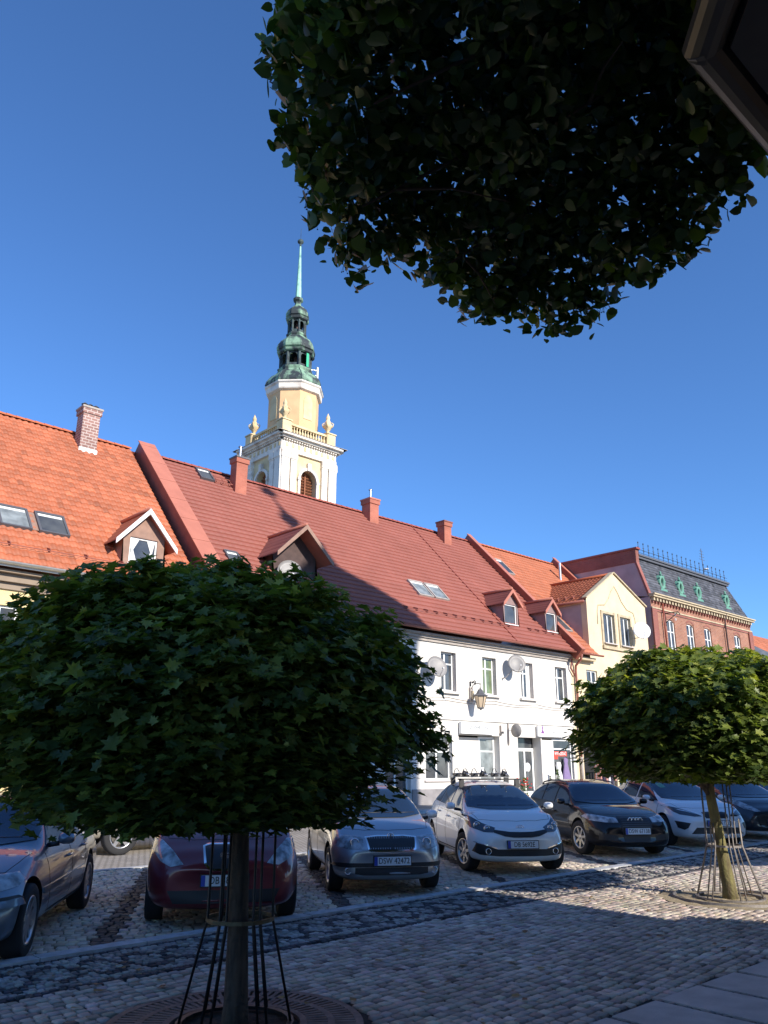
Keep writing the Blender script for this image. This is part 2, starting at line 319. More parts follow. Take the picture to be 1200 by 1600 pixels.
stones('parking_setts', -2, 24, 7.6, 13.3, .107, -BAY, lambda X, Y: Y > ky(X)+.1, col_park, -.035)
g = MB()
for r in range(3):                                   # big concrete flags near the camera
    for i in range(-2, 26):
        x0 = .9+i*.62+random.uniform(-.004, .004); y1 = SLABY-.04-r*.98
        g.box(x0+.02, x0+.575, y1-.9, y1, -.05, .006+random.uniform(-.003, .003), 'slab_concrete')
g.build('paving_slabs', kind='structure')
stones('slab_joint_setts', -1, 17, -1.2, SLABY, .055, 0, lambda X, Y: (((X-.9) % .62) > .57) | (((X-.9) % .62) < .02) | (((SLABY-.04-Y) % .98) > .9), lambda X, Y, N: tone(N, (.22, .21, .2), .2), -.004)
# sparse fallen leaves lying on the setts
V = []; F = []; C = []
for i in range(120):
    x, y = random.uniform(2.5, 13), random.uniform(3.7, 7.4); a = random.uniform(0, 6.28); s = random.uniform(.02, .045); b = len(V)
    for k in range(5):
        t = a+k*2*PI/5; V.append((x+s*math.cos(t)*(1.3 if k == 0 else 1), y+s*math.sin(t), .006+random.uniform(0, .012)))
    F.append([b, b+1, b+2, b+2]); F.append([b, b+2, b+3, b+4]); C += [random.choice([(.30, .17, .05), (.22, .10, .04), (.35, .25, .08)])]*5
F = [f for f in F if len(set(f)) == 4]+[[f[0], f[1], f[2], f[2]] for f in F if len(set(f)) == 3][:0]
np_mesh('fallen_leaves', np.array(V), np.array(F), 'stone_attr', col=np.array(C), kind='stuff')['label'] = 'dry brown leaves scattered over the setts'
bpy.data.objects['fallen_leaves']['category'] = 'leaves'

# ---------------------------------------------------------------- roofs
def tile_roof(name, x0, x1, A, B, course, wave, amp, col, parent, lip=.03, var=.06, mat_='tile_attr', cols_per=6, clip=None, xdir=True, smooth=False, hexa=None):
    """stepped courses of tiles between the lower line A=(y,z) and the upper line B=(y,z); x0..x1 along the eave.
    clip(x, s) -> keep; returns object"""
    A = np.array(A, float); B = np.array(B, float); L = np.linalg.norm(B-A); d = (B-A)/L; nrm = np.array((-d[1], d[0])); nrm = nrm if nrm[1] > 0 else -nrm
    nc = max(1, int(round(L/course))); step = L/nc; nx = max(2, int((x1-x0)/wave*cols_per)); xs = np.linspace(x0, x1, nx+1)
    ph = (xs-x0)/wave*2*PI; wv = amp*(np.abs(np.sin(ph/2))**1.2*2-1) if cols_per >= 6 else amp*np.sin(ph)
    tcol = np.array(col); V = []; C = []; F = []
    for i in range(nc):
        rows = []
        cc = tcol[None]*(1+rng.normal(0, var, (int(nx/cols_per)+2, 1)))*(1+rng.normal(0, var*.35)); cc = cc[(np.arange(nx+1)//cols_per).clip(0, len(cc)-1)]
        for (s, h) in ((i*step, -.004), (i*step, lip), ((i+1)*step+.01, 0)):
            y = A[0]+d[0]*s+nrm[0]*(h+wv); z = A[1]+d[1]*s+nrm[1]*(h+wv); rows.append(len(V)*0+len(V)); V.append(np.stack([xs, y, z], 1)); C.append(cc)
    V = np.concatenate(V); C = np.concatenate(C); m = nx+1; F = []
    k = np.arange(nx)
    for i in range(nc):
        for r in (0, 1):
            b = (i*3+r)*m; q = np.stack([b+k, b+k+1, b+m+k+1, b+m+k], 1)
            if clip is not None:
                xm = (xs[:-1]+xs[1:])/2; q = q[clip(xm, (i+.5)*step)]
            F.append(q)
    F = np.concatenate(F); return np_mesh(name, V, F, mat_, parent, col=np.clip(C, 0, 1), smooth=False)
def wall_holes(mb, x0, x1, z0, z1, holes, y, depth, m, mrev=None, back=None):
    """front wall in the plane Y=y with rectangular openings (a,b,c,d)=(xl,xr,zl,zh), reveals going back by depth"""
    xs = sorted({x0, x1, *[h[0] for h in holes], *[h[1] for h in holes]}); zs = sorted({z0, z1, *[h[2] for h in holes], *[h[3] for h in holes]})
    for i in range(len(xs)-1):
        for j in range(len(zs)-1):
            cx, cz = (xs[i]+xs[i+1])/2, (zs[j]+zs[j+1])/2
            if any(h[0] < cx < h[1] and h[2] < cz < h[3] for h in holes): continue
            mb.quad((xs[i], y, zs[j]), (xs[i+1], y, zs[j]), (xs[i+1], y, zs[j+1]), (xs[i], y, zs[j+1]), m)
    for a, b, c, d in holes:
        r = mrev or m
        mb.quad((a, y, c), (a, y+depth, c), (a, y+depth, d), (a, y, d), r); mb.quad((b, y, c), (b, y, d), (b, y+depth, d), (b, y+depth, c), r)
        mb.quad((a, y, d), (a, y+depth, d), (b, y+depth, d), (b, y, d), r); mb.quad((a, y, c), (b, y, c), (b, y+depth, c), (a, y+depth, c), r)
        mb.quad((a-.02, y+depth, c-.02), (b+.02, y+depth, c-.02), (b+.02, y+depth, d+.02), (a-.02, y+depth, d+.02), back or 'dark_void')
def window(parent, a, b, c, d, y, style='cross', pane='pane', fr=.07, sill=True, curtain=None, label=None, mul=.5, tr=.62, th=.05):
    """white casement set at depth y (front face of frame)"""
    f = MB(); f.box(a, a+fr, y, y+th, c, d, 'window_white'); f.box(b-fr, b, y, y+th, c, d, 'window_white'); f.box(a+fr, b-fr, y, y+th, c, c+fr, 'window_white'); f.box(a+fr, b-fr, y, y+th, d-fr, d, 'window_white')
    if 'v' in style or style == 'cross':
        xm = a+(b-a)*mul; f.box(xm-fr*.6, xm+fr*.6, y-.012, y+th, c+fr, d-fr, 'window_white')
        if style == 'cross':
            zt = c+(d-c)*tr
            f.box(a+fr, xm-fr*.6, y+.004, y+th, zt-.03, zt+.03, 'window_white'); f.box(xm+fr*.6, b-fr, y+.004, y+th, zt-.03, zt+.03, 'window_white')
    if style == 'h':
        zt = c+(d-c)*tr; f.box(a+fr, b-fr, y+.004, y+th, zt-.03, zt+.03, 'window_white')
    o = f.build('window', parent)
    if label: o['label'] = label
    p = MB(); p.box(a+fr*.8, b-fr*.8, y+th*.5, y+th*.7, c+fr*.8, d-fr*.8, pane); p.build('pane', o)
    if curtain:
        q = MB(); u = a+fr
        n = 14; zz = (c+fr, d-fr)
        for side in (0, 1):
            xa, xb = (a+fr+.01, a+fr+(b-a)*.22) if side == 0 else (b-fr-(b-a)*.22, b-fr-.01)
            for k in range(n):
                t0, t1 = k/n, (k+1)/n; X0 = xa+(xb-xa)*t0; X1 = xa+(xb-xa)*t1; w0 = .012*math.sin(k*2.1); w1 = .012*math.sin((k+1)*2.1)
                q.quad((X0, y+th*.42+w0*.5, zz[0]), (X1, y+th*.42+w1*.5, zz[0]), (X1, y+th*.42+w1*.5, zz[1]), (X0, y+th*.42+w0*.5, zz[1]), 'curtain')
        q.build('curtain', o)
    if sill:
        s = MB(); s.box(a-.09, b+.09, y-.27, y-.001, c-.06, c-.003, 'window_surround'); s.build('sill', o)
    return o
def skylight(parent, xc, s0, wd, hd, A, B, frame='slate_frame', pane='pane', label=None, proud=.12):
    """roof window on slope A->B starting s0 metres up the slope"""
    A = Vector((0, A[0], A[1])); B = Vector((0, B[0], B[1])); d = (B-A).normalized(); n = Vector((0, -d.z, d.y)); n = n if n.z > 0 else -n
    T = Matrix((( 1, d.x, n.x, xc), (0, d.y, n.y, A.y+d.y*s0), (0, d.z, n.z, A.z+d.z*s0), (0, 0, 0, 1)))
    f = MB(); w2 = wd/2; t = .07
    f.box(-w2, -w2+t, 0, hd, -.05, proud, frame, T); f.box(w2-t, w2, 0, hd, -.05, proud, frame, T); f.box(-w2+t, w2-t, 0, t, -.05, proud-.01, frame, T); f.box(-w2+t, w2-t, hd-t*1.4, hd, -.05, proud+.01, frame, T)
    o = f.build('skylight', parent, label); p = MB(); p.box(-w2+t, w2-t, t, hd-t, 0, proud-.03, pane, T); p.build('pane', o)
    if proud > .06:
        b = MB(); b.box(-w2+t+.02, w2-t-.02, hd-t-.16, hd-t*1.5, proud-.028, proud-.02, 'curtain', T); b.build('blind', o)
    return o
def ridge_caps(name, x0, x1, y, z, parent, col, r=.11, step=.36):
    V = MB(); x = x0; mname = name
    mb = MB(); n = 7
    while x < x1-.05:
        xe = min(x+step, x1)
        vs = []
        for (xx, rr) in ((x, r*1.08), (xe+.03, r*.9)):
            for i in range(n):
                t = PI*i/(n-1); vs.append((xx, y+rr*math.cos(t), z-.02+rr*math.sin(t)))
        mb.add(vs, [(i, i+1, n+i+1, n+i) for i in range(n-1)]+[tuple(range(n))], col, False); x += step
    return mb.build(name, parent)
def gutter(mb, x0, x1, y, z, m, r=.075):
    n = 8; vs = []
    for xx in (x0, x1):
        for i in range(n+1):
            t = PI+PI*i/n; vs.append((xx, y+r*math.cos(t), z+r*math.sin(t)))
        for i in range(n, -1, -1):
            t = PI+PI*i/n; vs.append((xx, y+r*.86*math.cos(t), z+r*.86*math.sin(t)+.004))
    k = 2*n+2; mb.add(vs, [(i, (i+1) % k, k+(i+1) % k, k+i) for i in range(k)]+[tuple(range(k)), tuple(range(k, 2*k))], m, False)
def snow_guard(parent, x0, x1, A, B, s0, m, step=.9, rail=False, label=None):
    d = Vector((0, B[0]-A[0], B[1]-A[1])).normalized(); n = Vector((0, -d.z, d.y)); mb = MB(); x = x0
    P = lambda xx, s, h: Vector((xx, A[0], A[1]))+d*s+n*h
    while x < x1:
        mb.add([P(x-.015, s0, .02), P(x+.015, s0, .02), P(x+.015, s0+.32, .03), P(x-.015, s0+.32, .03), P(x-.015, s0, .17), P(x+.015, s0, .17), P(x+.015, s0+.06, .17), P(x-.015, s0+.06, .17)], [(0, 1, 5, 4), (1, 2, 6, 5), (2, 3, 7, 6), (3, 0, 4, 7), (4, 5, 6, 7)], m); x += step
    if rail:
        for h in (.06, .12, .17): mb.cyl(P(x0-.2, s0-.01, h), P(x1, s0-.01, h), .012, m, n=5)
    else: mb.cyl(P(x0-.2, s0-.01, .13), P(x1, s0-.01, .13), .014, m, n=5)
    return mb.build('snow_guard', parent, label)
def chimney(parent, x0, x1, y0, y1, z0, z1, m, cap='cornice_grey', flue=0, flash=True, label=None, ledge=True):
    c = MB(); c.box(x0, x1, y0, y1, z0, z1, m); 
    if ledge: c.box(x0-.05, x1+.05, y0-.05, y1+.05, z1-.22, z1, m)
    c.box(x0-.08, x1+.08, y0-.08, y1+.08, z1+.002, z1+.08, cap); o = c.build('chimney', parent, label)
    if flue:
        f = MB(); n = int(abs(flue))
        for i in range(n):
            X = x0+(x1-x0)*(i+.5)/n; Y = (y0+y1)/2
            if flue > 1: f.cyl((X, Y, z1+.08), (X, Y, z1+.26), .07, 'steel', n=10); f.lathe([(.14, .24), (.02, .33)], (X, Y, z1), 'slate_frame', 10)
            else: f.cyl((X, Y, z1+.08), (X, Y, z1+.62), .055, 'steel', n=10); f.lathe([(.1, .62), (.1, .66), (.01, .7)], (X, Y, z1), 'steel', 10)
        f.build('flue', o)
    if flash:
        f = MB(); f.box(x0-.03, x1+.03, y0-.03, y0+.02, z0+.02, z0+.001+(.32 if flash is True else flash), 'gutter_zinc' if m == 'brick_chimney' else m); f.build('flashing', o)
    return o
def gable_dormer(parent, xc, yf, zb, w, zs, za, A, B, wallm, trim, tilecol, tilemat='tile_attr', win=None, over=.22, overf=None, ft='salmon_metal', label=None, ww='window_white', clad=None, cheek=None, wy=0):
    """gabled dormer: front at Y=yf, base zb, shoulder zs, apex za, half width w; runs back into the slope A->B"""
    sl = (B[1]-A[1])/(B[0]-A[0]); yat = lambda z: A[0]+(z-A[1])/sl
    h = w/2; cheek = cheek or wallm; mb = MB()
    poly = [(xc-h, zb), (xc+h, zb), (xc+h, zs), (xc, za), (xc-h, zs)]
    if win:
        a, b, c, d = win
        # front with opening: strips
        mb.quad((xc-h, yf, zb), (a, yf, zb), (a, yf, zs), (xc-h, yf, zs), wallm); mb.quad((b, yf, zb), (xc+h, yf, zb), (xc+h, yf, zs), (b, yf, zs), wallm)
        mb.quad((a, yf, zb), (b, yf, zb), (b, yf, c), (a, yf, c), wallm)
        mb.quad((a, yf, d), (b, yf, d), (b, yf, zs), (a, yf, zs), wallm); mb.add([(xc-h, yf, zs), (xc+h, yf, zs), (xc, yf, za)], [(0, 1, 2)], clad or wallm)
        for q in (((a, yf, c), (a, yf+.12, c), (a, yf+.12, d), (a, yf, d)), ((b, yf, c), (b, yf, d), (b, yf+.12, d), (b, yf+.12, c)), ((a, yf, d), (a, yf+.12, d), (b, yf+.12, d), (b, yf, d)), ((a, yf, c), (b, yf, c), (b, yf+.12, c), (a, yf+.12, c)), ((a, yf+.12, c), (b, yf+.12, c), (b, yf+.12, d), (a, yf+.12, d))): mb.quad(*q, wallm)
    else: mb.add([(x, yf, z) for x, z in poly], [(0, 1, 2, 3, 4)], wallm)
    for sx in (-1, 1):
        x = xc+sx*h; mb.add([(x, yf, zb), (x, yf, zs), (x, yat(zs)+.1, zs), (x, yat(zb)+.05, zb)], [(0, 1, 2, 3)], cheek)
    o = mb.build('dormer', parent, label)
    # roof slopes (tiled)
    pit = (za-zs)/h; hh = h+over; ze = zs-over*pit; over = over if overf is None else overf
    for sx in (-1, 1):
        r = np.linspace(0, 1, 6); V = []; F = []; C = []
        n = 5; L = math.hypot(hh, za-ze)
        for i in range(n):
            for (t, lift) in ((i/n, .035), ((i+1)/n, .012)):
                X = xc+sx*hh*(1-t); Z = ze+(za-ze)*t+.03+lift
                yb = yat(Z)+.15
                V += [(X, yf-over, Z), (X, yb, Z)]; C += [np.array(tilecol)*(1+random.uniform(-.08, .08))]*2
            V += [(xc+sx*hh*(1-i/n), yf-over, ze+(za-ze)*i/n+.02), (xc+sx*hh*(1-i/n), yat(ze+(za-ze)*i/n)+.15, ze+(za-ze)*i/n+.02)]; C += [np.array(tilecol)*.9]*2
            b = i*6; F += [(b, b+1, b+3, b+2), (b+4, b+5, b+1, b)]
        V = np.array(V, float); np_mesh('dormer_roof', V, np.array(F), 'tile_attr', o, col=np.clip(np.array(C), 0, 1))
    t = MB()
    for sx in (-1, 1):
        T = [(xc+sx*hh, ze-.10), (xc+sx*hh, ze+.08), (xc, za+.09), (xc, za-.10)]
        t.prism(T if sx < 0 else T[::-1], .05, trim, o=(0, yf-over-.05, 0))
        t.quad((xc+sx*hh, yf-over, ze+.005), (xc, yf-over, za+.005), (xc, yf+.3, za+.005), (xc+sx*hh, yf+.3, ze+.005), ft)
    t.build('bargeboard', o)
    r = MB(); r.tube([(xc, yf-over, za+.1), (xc, yat(za)+.1, za+.1)], .07, ft, 7); r.build('ridge_tile', o)
    if win:
        a, b, c, d = win; f = MB(); fr = .055; y = yf+.05-wy
        f.box(a, a+fr, y, y+.06, c, d, ww); f.box(b-fr, b, y, y+.06, c, d, ww); f.box(a+fr, b-fr, y, y+.06, c, c+fr, ww); f.box(a+fr, b-fr, y, y+.06, d-fr, d, ww)
        f.box(a+fr, b-fr, y+.035, y+.045, c+fr, d-fr, 'pane')
        f.box(a-.05, b+.05, y-.12, y-.001, c-.04, c-.002, ww)
        f.build('window', o)
    return o
# ---------------------------------------------------------------- orange-tiled yellow house (left)
EA, EB = (23.45, 7.05), (30.5, 14.25)
ORANGE = (.43, .135, .066); REDT = (.295, .096, .072); ORANGE2 = (.43, .135, .065)
h = empty('yellow_house', (6, 24, 0), label='yellow plastered house with bright orange tiled roof at the left edge', cat='house')
h.location = (0, 0, 0)
w_ = MB(); X0, X1 = -12.0, 13.3
hol = [(x, x+1.05, z, z+1.75) for z in (1.0, 4.15) for x in (-9.6, -6.9, -4.2, -1.5, 1.2, 3.9, 6.6, 9.3, 11.6)]
wall_holes(w_, X0, X1, .07, 6.65, hol, 24, .16, 'yellow_plaster'); w_.box(X0, X1, 24.3, 37, .07, 6.6, 'yellow_plaster'); w_.add([(X0, 24.0, 6.65), (X0, 37, 6.65), (X0, 30.5, 14.1)], [(0, 1, 2)], 'yellow_plaster')
w_.build('wall', h)
for a, b, c, d in hol: window(h, a, b, c, d, 24.1, 'cross')
m_ = MB(); m_.box(X0-.2, X1-.01, 23.62, 23.995, 6.78, 6.86, 'soffit_brown'); m_.box(X0-.2, X1-.01, 23.93, 23.996, 6.35, 6.777, 'soffit_brown'); m_.box(X0-.2, X1-.01, 23.80, 23.928, 6.55, 6.777, 'soffit_brown'); m_.build('eave_board', h)
tile_roof('roof', X0-.3, X1, EA, EB, .335, .235, .028, ORANGE, h, lip=.04, var=.11)
bk = MB(); bk.quad((X0-.3, 30.5, 14.22), (X1, 30.5, 14.22), (X1, 37.5, 7.0), (X0-.3, 37.5, 7.0), 'salmon_metal'); bk.build('rear_roof', h)
g = MB(); gutter(g, X0-.3, X1, 23.36, 7.03, 'gutter_zinc', .085); g.box(X0-.3, X1, 23.44, 23.47, 6.9, 7.05, 'window_white'); g.build('gutter', h)
mat('ridge_orange', (.50, .13, .05), .7, var=.1); mat('ridge_red', (.34, .08, .05), .6, var=.1)
ridge_caps('ridge', X0-.3, X1, 30.5, 14.28, h, 'ridge_orange')
chimney(h, 10.8, 11.48, 29.55, 30.15, 13.1, 15.12, 'brick_chimney', flue=3, label='pale brick chimney with three small flue pots')
skylight(h, 7.45, 1.85, .95, 1.15, EA, EB, pane='pane_light'); skylight(h, 8.62, 1.85, .95, 1.15, EA, EB)
mb = MB(); sl_ = Vector((0, 7.05, 7.2)).normalized(); nn = Vector((0, -sl_.z, sl_.y))
p0 = Vector((7.93, EA[0], EA[1]))+sl_*1.9+nn*.05; mb.add([p0, p0+Vector((.22, 0, 0)), p0+Vector((.22, 0, 0))+sl_*1.05, p0+sl_*1.05], [(0, 1, 2, 3)], 'brown_clad'); mb.build('flashing', h)
snow_guard(h, .2, 13.0, EA, EB, .72, 'salmon_side', step=1.15)
gable_dormer(h, 11.3, 24.1, 7.45, 1.46, 8.74, 9.55, EA, EB, 'brown_clad', 'window_white', ORANGE, win=(10.82, 11.78, 7.78, 8.66), over=.34, overf=.25, label='brown clad gabled dormer with white bargeboards and white curtains', clad='brown_clad')
c_ = MB()                                             # tied-back curtains behind the dormer window, set in front of the pane
for sx, (xa, xm, xb) in ((1, (10.88, 10.96, 11.16)), (-1, (11.72, 11.60, 11.44))):
    c_.add([(xa, 24.17, 8.60), (xb, 24.175, 8.60), (xm+sx*.02, 24.17, 8.25), (xm-sx*.05, 24.17, 8.25), (xb-sx*.03, 24.175, 7.84), (xa, 24.17, 7.84)], [(0, 1, 2, 3), (3, 2, 4, 5)], 'curtain')
c_.build('curtain', h)
# ---------------------------------------------------------------- long white house with the red roof
h = empty('white_house', label='long white house with red metal tile roof and small shops below', cat='house')
X0, X1 = 13.3, 34.75
RA, RB = (23.5, 7.12), (30.5, 14.22)
w_ = MB()
up = [(x, x+.95, 4.62, 6.28) for x in (14.9, 17.3, 19.8, 22.4, 25.24, 27.95, 30.68, 33.42)]
gf = [(14.2, 15.9, .2, 2.8), (17.0, 18.2, 1.0, 2.8), (19.4, 20.6, 1.0, 2.8), (22.0, 23.4, .2, 2.75), (24.25, 25.85, 1.0, 2.8), (26.25, 28.95, .55, 2.83), (30.25, 31.98, .15, 2.83), (32.05, 34.55, .55, 2.83)]
wall_holes(w_, X0, X1, .07, 6.92, up+gf[:5], 24, .2, 'white_plaster')
# openings with their own depth are cut by rebuilding those cells
w_ = MB()
wall_holes(w_, X0, X1, 3.45, 6.92, up, 24, .3, 'white_plaster', mrev='window_surround')  # upper reveals greyer than the wall: their shade put into the colour
wall_holes(w_, X0, X1, .07, 3.45, gf, 24, .5, 'white_plaster')
w_.box(X0, X1, 24.72, 37, .07, 6.9, 'white_plaster')
w_.box(23.4, X1-.02, 23.965, 23.998, .07, .62, 'grey_plinth') if False else None
w_.build('wall', h)
for a, b in ((13.3, 14.15), (15.95, 16.95), (18.25, 21.95), (23.45, 26.2)): pl = MB(); pl.box(a, b, 23.94, 23.997, .07, .66, 'grey_plinth'); pl.build('plinth', h)
m_ = MB(); m_.box(X0, X1, 23.93, 23.997, 3.43, 3.50, 'white_plaster'); m_.build('string_course', h)
m_ = MB(); m_.box(X0, X1, 23.72, 23.996, 6.86, 6.94, 'cornice_grey'); m_.box(X0, X1, 23.84, 23.997, 6.74, 6.858, 'cornice_grey'); m_.box(X0, X1, 23.92, 23.998, 6.62, 6.738, 'cornice_grey'); m_.build('cornice', h)
pn = ['pane', 'pane', 'pane', 'pane', 'pane', 'pane_green', 'pane', 'pane']
for i, (a, b, c, d) in enumerate(up):
    window(h, a+.02, b-.02, c, d, 24.2, 'cross', pn[i], mul=.42, tr=.70, fr=.07, curtain=(i in (1, 6)), sill=False)
    s = MB(); s.box(a-.11, a-.001, 23.955, 23.998, c, d+.11, 'window_surround') if 0 else None
    s.box(a-.16, b+.16, 23.84, 23.997, c-.11, c-.03, 'white_plaster'); s.build('sill', h)
for a, b, c, d in gf[:5]: window(h, a, b, c, d, 24.2, 'cross')
# shop 1 : panel + window with transom
f = MB(); f.box(26.27, 27.85, 24.3, 24.36, .56, 2.75, 'white_plaster'); f.build('shop_panel', h)
o = window(h, 27.86, 28.93, .56, 2.80, 24.3, 'h', 'pane_light', tr=.72, fr=.1)
q = MB(); q.box(28.0, 28.2, 24.315, 24.322, 1.2, 1.5, 'sign_white'); q.build('notice', h)
# door
f = MB(); a, b = 30.27, 31.96; y = 24.46
f.box(a, a+.32, y, y+.07, .15, 2.35, 'window_white'); f.box(b-.12, b, y, y+.07, .15, 2.35, 'window_white'); f.box(a, b, y-.01, y+.07, 2.22, 2.36, 'window_white'); f.box(a+.32, b-.12, y, y+.06, .15, .45, 'window_white'); f.box(a+.95, a+1.05, y-.005, y+.06, .45, 2.22, 'window_white')
o = f.build('door', h, 'white framed glass shop door'); p = MB(); p.box(a+.3, b-.1, y+.03, y+.04, .4, 2.8, 'pane'); p.build('pane', o)
p = MB(); p.cyl((a+1.12, y-.06, 1.0), (a+1.12, y-.06, 1.35), .015, 'steel'); p.build('handle', o)
p = MB(); p.lathe([(0, 0), (.21, 0), (.21, .012), (0, .012)], (31.5, y+.01, 1.5), 'sign_white', 20, axis='y'); p.box(31.38, 31.62, y+.002, y+.009, 1.5, 1.52, 'copper_green'); p.box(31.42, 31.58, y+.002, y+.009, 1.44, 1.455, 'copper_green'); p.build('door_sticker', o)
# display window
f = MB(); f.box(32.07, 33.0, 24.1, 24.16, .56, 2.75, 'white_plaster'); f.build('shop_panel', h)
o = window(h, 33.0, 34.5, .56, 2.80, 24.1, 'h', 'pane', tr=.80, fr=.07); o.name = 'shop_window'
r = MB(); r.box(33.08, 34.15, 24.108, 24.114, 2.02, 2.24, 'sign_red'); r.box(33.08, 33.4, 24.108, 24.114, 1.88, 2.018, 'sign_red'); rs = r.build('banner', o); text_obj('WYPRZEDAŻ', .2, 'sign_white', 'lettering', rs, (33.62, 24.105, 2.13), sx=.78)
text_obj('SALE', .1, 'sign_white', 'lettering', rs, (33.24, 24.105, 1.95)) if False else None
tile_roof('roof', X0+1.05, X1, RA, RB, .335, .30, .007, REDT, h, lip=.062, var=.02)
bk = MB(); bk.quad((X0, 30.5, 14.2), (X1, 30.5, 14.2), (X1, 37.5, 7.0), (X0, 37.5, 7.0), 'red_metal'); bk.build('rear_roof', h)
ridge_caps('ridge', X0+1.05, X1, 30.5, 14.26, h, 'ridge_red')
g = MB(); gutter(g, 14.3, X1, 23.41, 7.08, 'salmon_side', .085); g.build('gutter', h)
# parapet wall between the two roofs
sd = Vector((0, 7.0, 7.1)).normalized(); sn = Vector((0, -sd.z, sd.y))
T = Matrix(((1, sd.x, sn.x, 0), (0, sd.y, sn.y, RA[0]), (0, sd.z, sn.z, RA[1]), (0, 0, 0, 1)))
L = 10.1; p = MB(); p.box(13.56, 14.22, -.25, L, -.6, .42, 'salmon_side', T); p.build('parapet', h, 'broad salmon metal clad parapet between the two roofs')
p = MB(); s = -.3
while s < L: e = min(s+1.45, L+.1); p.box(13.52, 14.27, s+.012, e-.012, .421, .455, 'salmon_metal', T); s = e
p.build('parapet_cap', h)
p = MB(); p.box(34.5, 34.75, -.3, L+.15, -.3, .34, 'red_metal', T); p.box(34.46, 34.79, -.3, L+.2, .341, .38, 'salmon_metal', T); p.build('parapet', h, 'narrow red parapet at the right end of the red roof')
p = MB(); p.box(29.80, 29.86, 0, L, .02, .075, 'red_metal', T); p.build('roof_seam', h)
chimney(h, 17.8, 18.38, 29.35, 29.85, 13.0, 14.8, 'brick_orange', cap='slate_frame', flue=-1, flash=False, label='orange brick chimney with dark cap and steel flue')
chimney(h, 26.2, 26.8, 29.8, 30.45, 13.5, 14.85, 'brick_orange', cap='salmon_metal', flue=-1, flash=False, label='stout orange brick chimney below a thin steel flue')
chimney(h, 31.65, 32.22, 29.65, 30.2, 13.3, 14.7, 'brick_orange', cap='brick_dark', flash=False, label='plain orange brick chimney nearest the orange roof')
skylight(h, 16.6, 8.9, .7, .9, RA, RB, proud=.14); skylight(h, 15.4, 2.0, .6, .9, RA, RB)
skylight(h, 25.62, 2.45, .95, 1.15, RA, RB, pane='pane_light', frame='cornice_grey'); skylight(h, 26.66, 2.45, .95, 1.15, RA, RB, pane='pane_light', frame='cornice_grey')
mb = MB(); P = lambda x, s_, hh_: T @ Vector((x, s_, hh_))
for s_ in (8.75, 9.15): mb.cyl(P(16.9, s_, .2), P(17.75, s_, .2), .02, 'salmon_side', n=5)
for x in (16.95, 17.3, 17.7): mb.cyl(P(x, 8.75, .2), P(x, 9.15, .2), .015, 'salmon_side', n=5); mb.cyl(P(x, 8.9, 0), P(x, 8.75, .2), .015, 'salmon_side', n=5)
mb.build('roof_step', h)
snow_guard(h, 23.4, 30.6, RA, RB, 1.05, 'salmon_side', step=.62, rail=False); snow_guard(h, 31.9, 34.3, RA, RB, 1.05, 'salmon_side', step=.62)
mat('dormer_mauve', (.30, .20, .19), .85, var=.15, scale=4)
gable_dormer(h, 18.0, 24.95, 8.3, 2.1, 9.45, 10.45, RA, RB, 'dark_brown', 'brown_clad', REDT, win=None, over=.3, overf=.75, label='wide gabled dormer in painted shade, half hidden by the near tree', ww='window_white')  # dark wall colour stands for shade from the overhang and the tower
gable_dormer(h, 30.70, 24.45, 7.95, 1.14, 9.2, 9.78, RA, RB, 'dormer_mauve', 'salmon_metal', REDT, win=(30.24, 31.16, 8.13, 9.10), over=.17, cheek='dormer_mauve')
gable_dormer(h, 33.98, 24.45, 7.95, 1.04, 9.2, 9.74, RA, RB, 'dormer_mauve', 'salmon_metal', REDT, win=(33.56, 34.40, 8.13, 9.10), over=.15, cheek='dormer_mauve')
# downpipe
p = MB(); p.tube([(35.0, 23.42, 7.0), (35.02, 23.5, 6.75), (35.05, 23.86, 6.45), (35.05, 23.88, 6.2), (35.05, 23.88, 2.0)], .06, 'salmon_side', 10); p.tube([(35.05, 23.88, 2.0), (35.05, 23.88, .1)], .065, 'cornice_grey', 10)
p.tube([(34.6, 23.75, 6.75), (34.62, 23.88, 6.3), (34.95, 23.88, 5.95)], .045, 'salmon_side', 8); p.build('downpipe', h)
for z in (5.2, 3.6, 2.2): pass
# ---------------------------------------------------------------- cream gabled house
h = empty('cream_house', label='cream plastered house with a tall gable and orange tile roof', cat='house')
X0, X1 = 34.75, 43.2
w_ = MB(); hol = [(36.15, 37.15, 4.75, 6.35), (38.4, 39.4, 4.75, 6.35), (40.9, 41.9, 4.75, 6.35), (38.05, 39.15, 7.95, 9.55), (39.75, 40.8, 7.95, 9.55)]
gfc = [(35.4, 38.2, .2, 2.75), (39.3, 40.3, .2, 2.6), (40.9, 42.3, .9, 2.6)]
wall_holes(w_, X0, X1, .07, 7.0, hol[:3]+gfc, 24, .2, 'cream_plaster', mrev='cream_plaster')
GX0, GX1, GA, GS = 36.62, 42.65, 11.95, 10.2; GC = 39.45
wall_holes(w_, GX0, GX1, 7.0, GS-.2, hol[3:], 24, .2, 'cream_plaster', mrev='stone_trim')
w_.add([(GX0, 24, GS-.2), (GX1, 24, GS-.2), (GX1, 24, GS+.25), (GC, 24, GA), (GX0, 24, GS)], [(0, 1, 2, 3, 4)], 'cream_plaster')
w_.add([(GX0, 24, 7.0), (GX0, 24, GS-.1), (GX0, 27, GS-.1), (GX0, 24.1, 7.0)], [(0, 1, 2, 3)], 'cream_plaster'); w_.add([(GX1, 24, 7.0), (GX1, 24, GS+.25), (GX1, 27, GS), (GX1, 24.1, 7.0)], [(0, 1, 2, 3)], 'cream_plaster')
